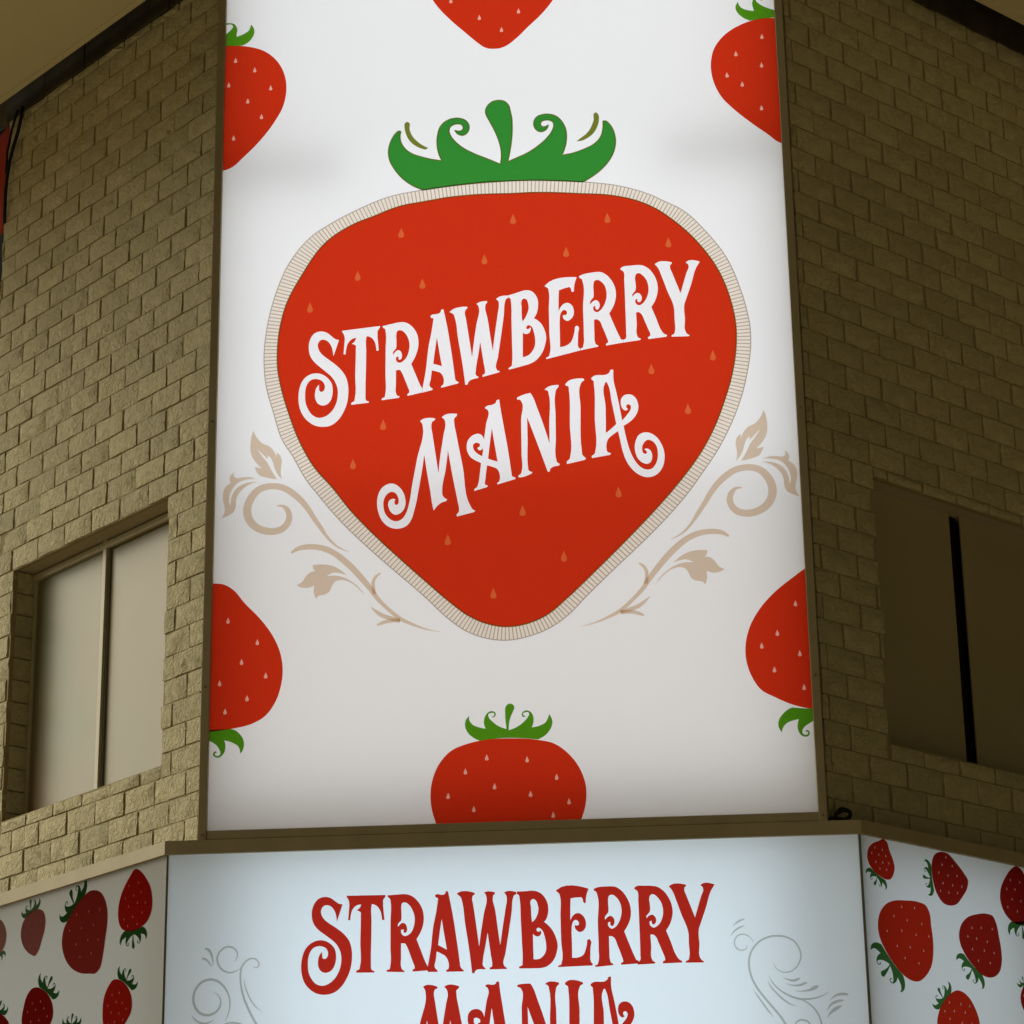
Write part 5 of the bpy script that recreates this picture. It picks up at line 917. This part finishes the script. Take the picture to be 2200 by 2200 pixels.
# returns of the opening: far jamb in cut blocks, lintel soffit, sill
for k in range(12):
    z0 = .375+(0 if k == 0 else .315+.115*k-.375); z1 = min(.315+.115*(k+1), 1.697)
    if z1-z0 < .01: continue
    bm = bmesh.new(); box_bm(bm, 1.737, 1.765, -DEP-.05, -.0335, z0+.003, z1-.003, .004)
    for v in bm.verts:
        if v.co.x < 1.742: v.co.x += random.uniform(-.002, .002)
    bm_obj('jamb_block', bm, MT['brick'], wl)
bxl('lintel', .33, 1.736, -DEP-.05, -.0335, 1.698, 1.80, MT['brick'], wl, .003)
bxl('sill', .30, 1.736, -DEP-.05, -.0335, .26, .372, MT['brick'], wl, .003)
bxl('near_jamb', .285, .333, -DEP-.05, -.0345, .373, 1.697, MT['brick'], wl)
# right wall
wr, bxr = build_wall(1, 'dim brown painted split-face brick wall in the shade, right of the tall sign', .1187, .672, 2.75, 4.445, (.460, 2.35, .392, 1.690), .06, .0055)
win2 = bxr('window', .43, 2.36, -.20, -.185, .35, 1.72, MT['dark'], wr)
win2['label'] = 'dark filmed window split by a black gap'
bxr('pane', .455, 1.156, -DEP-.010, -DEP-.003, .38, 1.70, MT['pane_dark'], win2)
bxr('pane', 1.214, 2.36, -DEP+.010, -DEP+.017, .38, 1.70, MT['pane_dark'], win2)
bxr('frame_gap', 1.157, 1.213, -DEP-.03, -DEP-.012, .40, 1.70, MT['dark'], win2)
bxr('head_rail', .46, 2.35, -DEP-.012, -DEP-.0105+.013, 1.701, 1.72, MT['wframe'], win2)
bxr('lintel', .455, 2.36, -DEP-.05, -.0335, 1.6915+.003, 1.80, MT['brick'], wr, .003)
bxr('sill', .43, 2.36, -DEP-.05, -.0335, .27, .389, MT['brick'], wr, .003)
bxr('near_jamb', .41, .4575, -DEP-.05, -.0345, .391, 1.691, MT['brick'], wr)
# dark head beams above the brickwork and the soffits that run in front of them
for side, zt, se, lab in ((-1, 4.383, 2.05, 'dark timber beam on top of the left brick wall'), (1, 4.448, 2.77, 'dark timber beam on top of the right brick wall')):
    ang = math.atan2(1, -1) if side < 0 else math.atan2(-1, -1)
    b = thing('head_beam', lab, 'beam', (side*1.39, .02, Z0+zt), ang, 'beams under the soffits')
    X = 1 if side < 0 else -1
    n = 5
    for i in range(n):
        s0, s1 = .05+(se-.05)*i/n, .05+(se-.05)*(i+1)/n-.006
        a, c = sorted((X*s0, X*s1)); box('beam_board', a, c, -.032, .006+.003*(i % 2), .004, .70, MT['beam'], b, .004)
for side, d, zs in ((-1, .15, 4.372), (1, .28, 4.378)):
    ang = math.atan2(1, -1) if side < 0 else math.atan2(-1, -1); X = 1 if side < 0 else -1
    a, b = sorted((X*.10, X*4.2))
    o = bpy.data.objects.new('soffit', None); link(o); o.location = (side*1.39, .02, Z0+zs); o.rotation_euler = (0, 0, ang); o['kind'] = 'structure'
    box('soffit_panel', a, b, d+.034, d+2.6, .004, .10, MT['soffit'], o)
    box('soffit_edge', a, b, d, d+.031, 0.0, .12, MT['soffit'], o, .003)
    box('sky_shade_deck', a, b, -3.0, d+2.6, .78, .90, MT['beam'], o)  # unseen slab added to keep sky light off the beam boards

# ------------------------------------------------------------------ the tall lit sign
sign = thing('lit_sign', 'tall backlit white sign with a big red strawberry and white slanted lettering', 'sign', (0, 0, Z0))
ZT = 4.95
def back_box(par, x0, x1, z0, z1, y0, y1, m0=0.0, m1=0.0, mat='box'):
    """white or darkened inside of a light box, open to the front; its ends may splay inwards towards the back"""
    f_ = [(x0, y0, z0), (x1, y0, z0), (x1, y0, z1), (x0, y0, z1)]; b_ = [(x0+m0, y1, z0), (x1-m1, y1, z0), (x1-m1, y1, z1), (x0+m0, y1, z1)]
    o = mesh_obj('light_box', f_+b_, [(4, 5, 6, 7), (0, 1, 5, 4), (1, 2, 6, 5), (2, 3, 7, 6), (3, 0, 4, 7)], MT[mat], par)
    sm = o.modifiers.new('sheet', 'SOLIDIFY'); sm.thickness = .004; sm.offset = 0
    return o
def tube_lamp(par, x, y, z, w, h, power, colr):
    l = bpy.data.lights.new('tube_light', 'AREA'); l.shape = 'RECTANGLE'; l.size = w; l.size_y = h; l.energy = power; l.color = colr
    o = bpy.data.objects.new('tube_light', l); link(o, par); o.location = (x, y, z); o.rotation_euler = (R(-90), 0, 0)
    return o
face = mesh_obj('face_panel', [(-1.358, 0, -.008), (1.358, 0, -.008), (1.358, 0, ZT), (-1.358, 0, ZT)], [(0, 1, 2, 3)], MT['face'], sign)
back_box(sign, -1.352, 1.352, -.004, ZT, .003, .19)
tube_lamp(sign, 0, .185, .84, 2.56, 1.44, 7.7, (1.0, .985, .97))
tube_lamp(sign, 0, .185, 2.40, 2.60, 1.62, 12.4, (.97, .99, 1.0))
tube_lamp(sign, 0, .185, 4.12, 2.60, 1.60, 11.4, (.97, .99, 1.0))
tube_lamp(sign, 0, .184, 3.265, 1.55, .10, .52, (.97, .99, 1.0))

fr = MT['frame']
box('frame_rail', -1.388, -1.3495, -.030, .030, -.0465, ZT+.04, fr, sign, .003)
box('frame_rail', 1.350, 1.3885, -.030, .030, -.0435, ZT+.04, fr, sign, .003)
box('frame_rail', -1.349, 1.3495, -.027, .030, -.0415, -.0005, fr, sign, .003)
box('frame_rail', -1.349, 1.3495, -.027, .030, ZT, ZT+.04, fr, sign, .003)
for x, z in ((-1.368, -.022), (1.368, -.018), (1.369, .62), (-1.369, .66), (1.369, 1.9), (-1.369, 1.95)):
    bm = bmesh.new(); bmesh.ops.create_cone(bm, cap_ends=True, segments=10, radius1=.0055, radius2=.004, depth=.006, matrix=Matrix.Translation((x, -.0325, z))@Matrix.Rotation(R(90), 4, 'X'))
    bm_obj('screw', bm, MT['divider'], sign)
pn = Panel(sign)
L = {k: [smooth_path(q) for q in v] for k, v in ART['letters'].items()}
redp = smooth_path(ART['red']); outp = smooth_path(ART['out'])
seeds = [drop(x*.001, y*.001, .030, .050) for x, y in ART['seeds']]
berry = pn.art('strawberry_print', [(redp, [v[0] for v in L.values()]+seeds)], MT['red'], 2, label='big red strawberry behind the lettering')
for v in L.values():
    for h in v[1:]: pn.art('letter_counter', [(h, [])], MT['red'], 2, berry)
for s in seeds: pn.art('seed', [(s, [])], MT['orange_seed'], 2, berry)
pn.art('cream_border', [(outp, [redp])], MT['cream'], 1, label='cream hatched border round the big strawberry')
pn.ribbon('border_line', [(outline(outp, .0048), True)], MT['grey_gold'], 3)
pn.ribbon('gold_line', [(outline(redp, .0062), True)], MT['gold'], 3)
# hatching of the border: short lines square to the outer edge
def resample(path, step):
    P = path+[path[0]]; d = [0]
    for a, b in zip(P, P[1:]): d.append(d[-1]+math.hypot(a[0]-b[0], a[1]-b[1]))
    n = int(d[-1]/step); out = []; k = 0
    for i in range(n):
        t = d[-1]*i/n
        while d[k+1] < t: k += 1
        fr_ = (t-d[k])/max(d[k+1]-d[k], 1e-9); out.append((P[k][0]+(P[k+1][0]-P[k][0])*fr_, P[k][1]+(P[k+1][1]-P[k][1])*fr_))
    return out
op = resample(outp, .0188); rd = resample(redp, .004)
strips = []
n = len(op)
for i in range(n):
    a, b = op[i-3], op[(i+3) % n]; l = math.hypot(b[0]-a[0], b[1]-a[1]); nx, ny = -(b[1]-a[1])/l, (b[0]-a[0])/l
    x, y = op[i]
    best = None
    for sg in (1, -1):
        for q in rd:
            dx, dy = q[0]-x, q[1]-y; t = (dx*nx+dy*ny)*sg; e = abs(dx*ny-dy*nx)
            if 0 < t < .11 and e < .004 and (best is None or t < best[0]): best = (t, sg)
    if best: strips.append(([(x, y, .0044), (x+nx*best[1]*best[0], y+ny*best[1]*best[0], .0044)], False))
h = pn.ribbon('border_hatching', strips, MT['grey_gold'], 2.5); h['kind'] = 'stuff'
for k, v in L.items():
    pn.art('letter', [(v[0], v[1:])], MT['white'], 2, label='white letter '+k[0])
cal = smooth_path(ART['calyx'])
c = pn.art('strawberry_leaves', [(cal, [])], MT['green'], 2, label='green curled leaf crown of the big strawberry')
pn.ribbon('leaf_outline', [(outline(cal, .006), True)], MT['gold'], 3, c)
for q in ART['dash']:
    d = smooth_path(q); pn.art('leaf_stroke', [(d, [])], MT['olive'], 2)
# beige vine ornaments, mirrored
for mir in (False, True):
    fn = mirror if mir else (lambda p: p)
    vines = [(fn(stroke_path(q)), False) for q in ART['vine']]
    for i, vv in enumerate(vines):
        o = pn.ribbon('vine_stem', [vv], MT['beige'], 1+i*.15)
    for q in ART['leaf']:
        pn.art('vine_leaf', [(fn(smooth_path(q)), [])], MT['beige'], 1.8)
names = ['upper left strawberry cut by the frame', 'upper right strawberry cut by the frame', 'lower left strawberry standing on its head, cut by the frame', 'lower right strawberry standing on its head, cut by the frame', 'strawberry pointing down at the top', 'strawberry cut by the bottom frame']
def clipx(path):
    return [(max(-1.3565, min(1.3565, x)), max(-.0075, y)) for x, y in path]
for (rp, cp, sp), nm in zip(ART['corner'], names):
    rp = clipx(smooth_path(rp)); sp = [drop(x*.001, y*.001, .0175, .0275) for x, y in sp]
    if 'top' in nm:
        sp += [drop(x, y, .0175, .0275) for x, y in ((-.12, 4.30), (.10, 4.33), (.24, 4.42), (-.2, 4.46), (-.02, 4.5), (.16, 4.56), (-.28, 4.6))]
    sp = [s for s in sp if inside(s[5], rp)]
    o = pn.art('small_strawberry', [(rp, sp)], MT['red'], 2, label=nm)
    for s in sp: pn.art('seed', [(clipx(s), [])], MT['pink_seed'], 2, o)
    if cp: pn.art('leaves', [(clipx(smooth_path(cp)), [])], MT['lime'], 1.5, o)

# ------------------------------------------------------------------ lit fascia round the corner
ZF0, ZF1 = -1.55, -.1035
def fascia(name_lab, side, L0, group='lit fascia panels round the corner'):
    if side == 0:
        t = thing('lit_fascia', name_lab, 'sign', (0, YF, Z0), 0, group)
    else:
        t = thing('lit_fascia', name_lab, 'sign', (side*XC, YF, Z0), -side*R(-45) if side > 0 else R(-45), group)
    return t
def fascia_parts(t, x0, x1, side, deep):
    mesh_obj('face_panel', [(x0, 0, ZF0), (x1, 0, ZF0), (x1, 0, ZF1+.012), (x0, 0, ZF1+.012)], [(0, 1, 2, 3)], MT['face'], t)
    k = .42*deep
    m0, m1 = (k, k) if side == 0 else ((k, 0) if side > 0 else (0, k))
    back_box(t, x0, x1, ZF0, ZF1+.014, .003, deep, m0, m1, 'box_grey' if side < 0 else 'box')
def trim(t, pts, z0, z1, m):
    inv = t.matrix_basis.inverted() if False else Matrix.Translation(t.location)@Matrix.Rotation(t.rotation_euler.z, 4, 'Z')
    inv = inv.inverted(); loc = [inv@Vector((x, y, Z0)) for x, y in pts]
    return prism('trim_rail', [(v.x, v.y) for v in loc], z0, z1, m, t)
fc = fascia('backlit bluish white fascia with red lettering and grey scrolls, under the tall sign', 0, 0)
fascia_parts(fc, -XC+.004, XC-.004, 0, .30)
flp = fascia('dim greyish fascia panel printed with strawberries, below the left brick wall', -1, 0)
fascia_parts(flp, -3.2, -.004, -1, .20)
frp = fascia('backlit fascia panel printed with strawberries, below the right brick wall', 1, 0)
fascia_parts(frp, .004, 3.2, 1, .20)
e = .0006
for z0, z1, o1 in ((ZF1, -.043, .020), (ZF0-.06, ZF0, .020)):
    a0, a1, b0, b1 = corner(-1, o1), corner(1, o1), corner(-1, -.10), corner(1, -.10)
    trim(fc, [(a0[0]+e, a0[1]), (a1[0]-e, a1[1]), (b1[0]-e, b1[1]), (b0[0]+e, b0[1])], z0, z1, fr)
    for side, t in ((-1, flp), (1, frp)):
        a, b = corner(side, o1), corner(side, -.10); c_, d_ = along(side, -.10, 3.25), along(side, o1, 3.25)
        trim(t, [(a[0]+side*e, a[1]), (b[0]+side*e, b[1]), c_, d_], z0, z1+.0, fr)
for side, t in ((-1, fc), (1, fc)):
    a, b, c_, d_ = along(side, .004, .008), corner(side, .006), None, None
    p = [(side*(XC-.007), YF-.004), corner(side, .005), along(side, .004, .004), (side*(XC-.004), YF+.03)]
    inv = Matrix.Translation(-fc.location)
    prism('corner_strip', [(q[0], q[1]-YF) for q in p], ZF0, ZF1, MT['divider'], fc)
tube_lamp(fc, 0, .285, -.80, 2.42, 1.36, 10.4, (.74, .90, 1.0))
tube_lamp(flp, -1.0, .185, -.85, 1.8, 1.3, .75, (.80, .95, 1.0))
tube_lamp(frp, .58, .185, -.82, 1.1, 1.3, 2.1, (.80, .94, 1.0))

pf = Panel(fc)
for k, v in ART['low'].items():
    v = [smooth_path(q) for q in v]; pf.art('letter', [(v[0], v[1:])], MT['red_letter'], 2, label='red letter '+k[0])
for i, q in enumerate(ART['fv']):
    pf.ribbon('scroll_line', [(stroke_path(q), False)], MT['grey_line'], 1+.1*(i % 8))
# the printed fruit on the side panels
bc = ART['corner'][5][1]; ax, az = bc[0][0], bc[0][1]; bx_, bz = 0, 0
last = [q for q in bc if abs(q[1]-az) < 20][-1]
base = [q for q in bc]
xs = [q[0] for q in bc]
b0 = bc[0]; iR = [i for i, q in enumerate(bc) if len(q) > 2][-1]; b1 = bc[iR]
bl = math.hypot(b1[0]-b0[0], b1[1]-b0[1]); bu = ((b1[0]-b0[0])/bl, (b1[1]-b0[1])/bl)
unit = [(((q[0]-b0[0])*bu[0]+(q[1]-b0[1])*bu[1])/bl, (-(q[0]-b0[0])*bu[1]+(q[1]-b0[1])*bu[0])/bl)+tuple(q[2:]) for q in bc]
ptl, ptr = Panel(flp), Panel(frp)
for pk, o_, cb, tint in ART['fb']:
    pp = ptl if pk == 'fl' else ptr
    path = smooth_path(o_)
    cx = sum(q[0] for q in path)/len(path); cz = sum(q[1] for q in path)/len(path)
    sm = [(cx+(x-cx)*.84, cz+(z-cz)*.84) for x, z in path]
    x0, x1 = min(q[0] for q in path), max(q[0] for q in path); z0, z1 = min(q[1] for q in path), max(q[1] for q in path)
    big = (z1-z0) > .40
    sw, sh = (.011, .017) if big else (.008, .012)
    nr = 6; sds = []
    for i in range(nr):
        for j in range(4):
            q = (x0+(x1-x0)*(j+.5+(.5 if i % 2 else 0)-.25)/4+random.uniform(-.1, .1)*(x1-x0)/4, z0+(z1-z0)*(i+.5)/nr+random.uniform(-.15, .15)*(z1-z0)/nr)
            if inside(q, sm): sds.append(drop(q[0], q[1], sw, sh))
    # keep the print on its panel
    lim = (lambda q: (min(q[0], -.007), min(q[1], ZF1+.008))) if pk == 'fl' else (lambda q: (max(q[0], .007), min(q[1], ZF1+.008)))
    o = pp.art('strawberry_print', [([lim(q) for q in path], sds)], MT['berry%d' % tint], 2)
    so = pp.art('seeds', [(s, []) for s in sds], MT['fruit_seed'] if tint not in (2, 3) else MT['berry3'], 2, o); so['kind'] = 'stuff'
    # leaf crown standing on the base line cb[0] -> cb[1], pointing away from the fruit
    (ax, az), (bx2, bz2) = [(q[0]*.001, q[1]*.001) for q in cb]
    ux_, uz = bx2-ax, bz2-az; l = math.hypot(ux_, uz); nx, nz = -uz/l, ux_/l
    if (cx-(ax+bx2)/2)*nx+(cz-(az+bz2)/2)*nz > 0: nx, nz = -nx, -nz
    cp = smooth_path([((ax+ux_*q[0]+nx*l*q[1]*.95)*1000, (az+uz*q[0]+nz*l*q[1]*.95)*1000)+tuple(q[2:]) for q in unit], n=4)
    cp = [lim(q) for q in cp]
    pp.art('leaves', [(cp, [])], MT['pale_green'] if tint in (2, 3) else (MT['lime'] if pk == 'fr' and big else MT['dark_green']), 1.4, o)

# ------------------------------------------------------------------ small things
# red cloth banner beyond the end of the left wall, with a black cable down the wall end
ban = thing('red_banner', 'dark red hanging banner beyond the far end of the left brick wall', 'banner', (-1.39-2.06/S2, .02+2.06/S2, Z0+3.72), math.atan2(1, -1))
bm = bmesh.new(); nx_, nz_ = 10, 16; gr = []
for i in range(nx_+1):
    rowv = []
    for k in range(nz_+1):
        u_, v_ = i/nx_, k/nz_
        zlow = .05*(1-math.sqrt(max(0, 1-(max(0, .25-u_)/.25)**2)))
        rowv.append(bm.verts.new((-.035+.75*u_, -.06+.012*math.sin(u_*19)+.006*math.sin(v_*7+u_*5), .03+zlow+(.66-zlow)*v_)))
    gr.append(rowv)
for i in range(nx_):
    for k in range(nz_): bm.faces.new((gr[i][k], gr[i+1][k], gr[i+1][k+1], gr[i][k+1]))
cl = bm_obj('cloth', bm, MT['banner'], ban, smooth=True)
md = cl.modifiers.new('thickness', 'SOLIDIFY'); md.thickness = .004
bm = bmesh.new(); tube(bm, [(-.06, -.06, .70), (.74, -.06, .70)], .014, 10); bm_obj('pole', bm, MT['black'], ban)
cab = thing('black_cable', 'thin black cable hanging down the far end of the left brick wall', 'cable', (-1.39-1.9/S2, .02+1.9/S2, Z0+3.8), math.atan2(1, -1))
bm = bmesh.new()
cp = [(-.075, .03, .60), (-.07, .032, .545), (-.042, .03, .44), (.010, .028, .385), (.052, .026, .30), (.070, .022, .21), (.085, .02, .13), (.078, .02, .06), (.10, .01, -.02), (.14, -.02, -.05)]
cp = [tuple(sum(w_*cp[min(max(i+d_, 0), len(cp)-1)][k_] for d_, w_ in ((-1, .2), (0, .6), (1, .2))) for k_ in range(3)) for i in range(len(cp))]
tube(bm, cp, .010, 8); bm_obj('cable_run', bm, MT['black'], cab, smooth=True)
bm = bmesh.new(); tube(bm, [(-.005, .02, .60), (.045, .022, .50), (.082, .022, .38), (.088, .02, .25)], .007, 8); bm_obj('cable_run', bm, MT['black'], cab, smooth=True)
# coil of dark cable on the ledge between the sign and the right wall
coil = thing('cable_coil', 'small dark coil of cable on the fascia ledge right of the tall sign', 'cable', (1.452, -.005, Z0-.043))
bm = bmesh.new()
pts = []
for i in range(57):
    a_ = i/56*math.pi*2*2.6; rr = .026+.005*math.sin(a_*.7)
    pts.append((.006+.030*math.cos(a_)+.004*math.sin(i*.9), .012*math.sin(a_*.5)+.0008*i*.2, .030+rr*math.sin(a_)*.98))
tube(bm, pts, .0075, 7); bm_obj('loops', bm, MT['black'], coil, smooth=True)
bm = bmesh.new(); tube(bm, [(-.062, .0, .008), (-.045, -.006, .016), (-.025, -.008, .014), (.0, -.006, .009), (.035, -.004, .010)], .008, 8); bm_obj('tail', bm, MT['black'], coil, smooth=True)
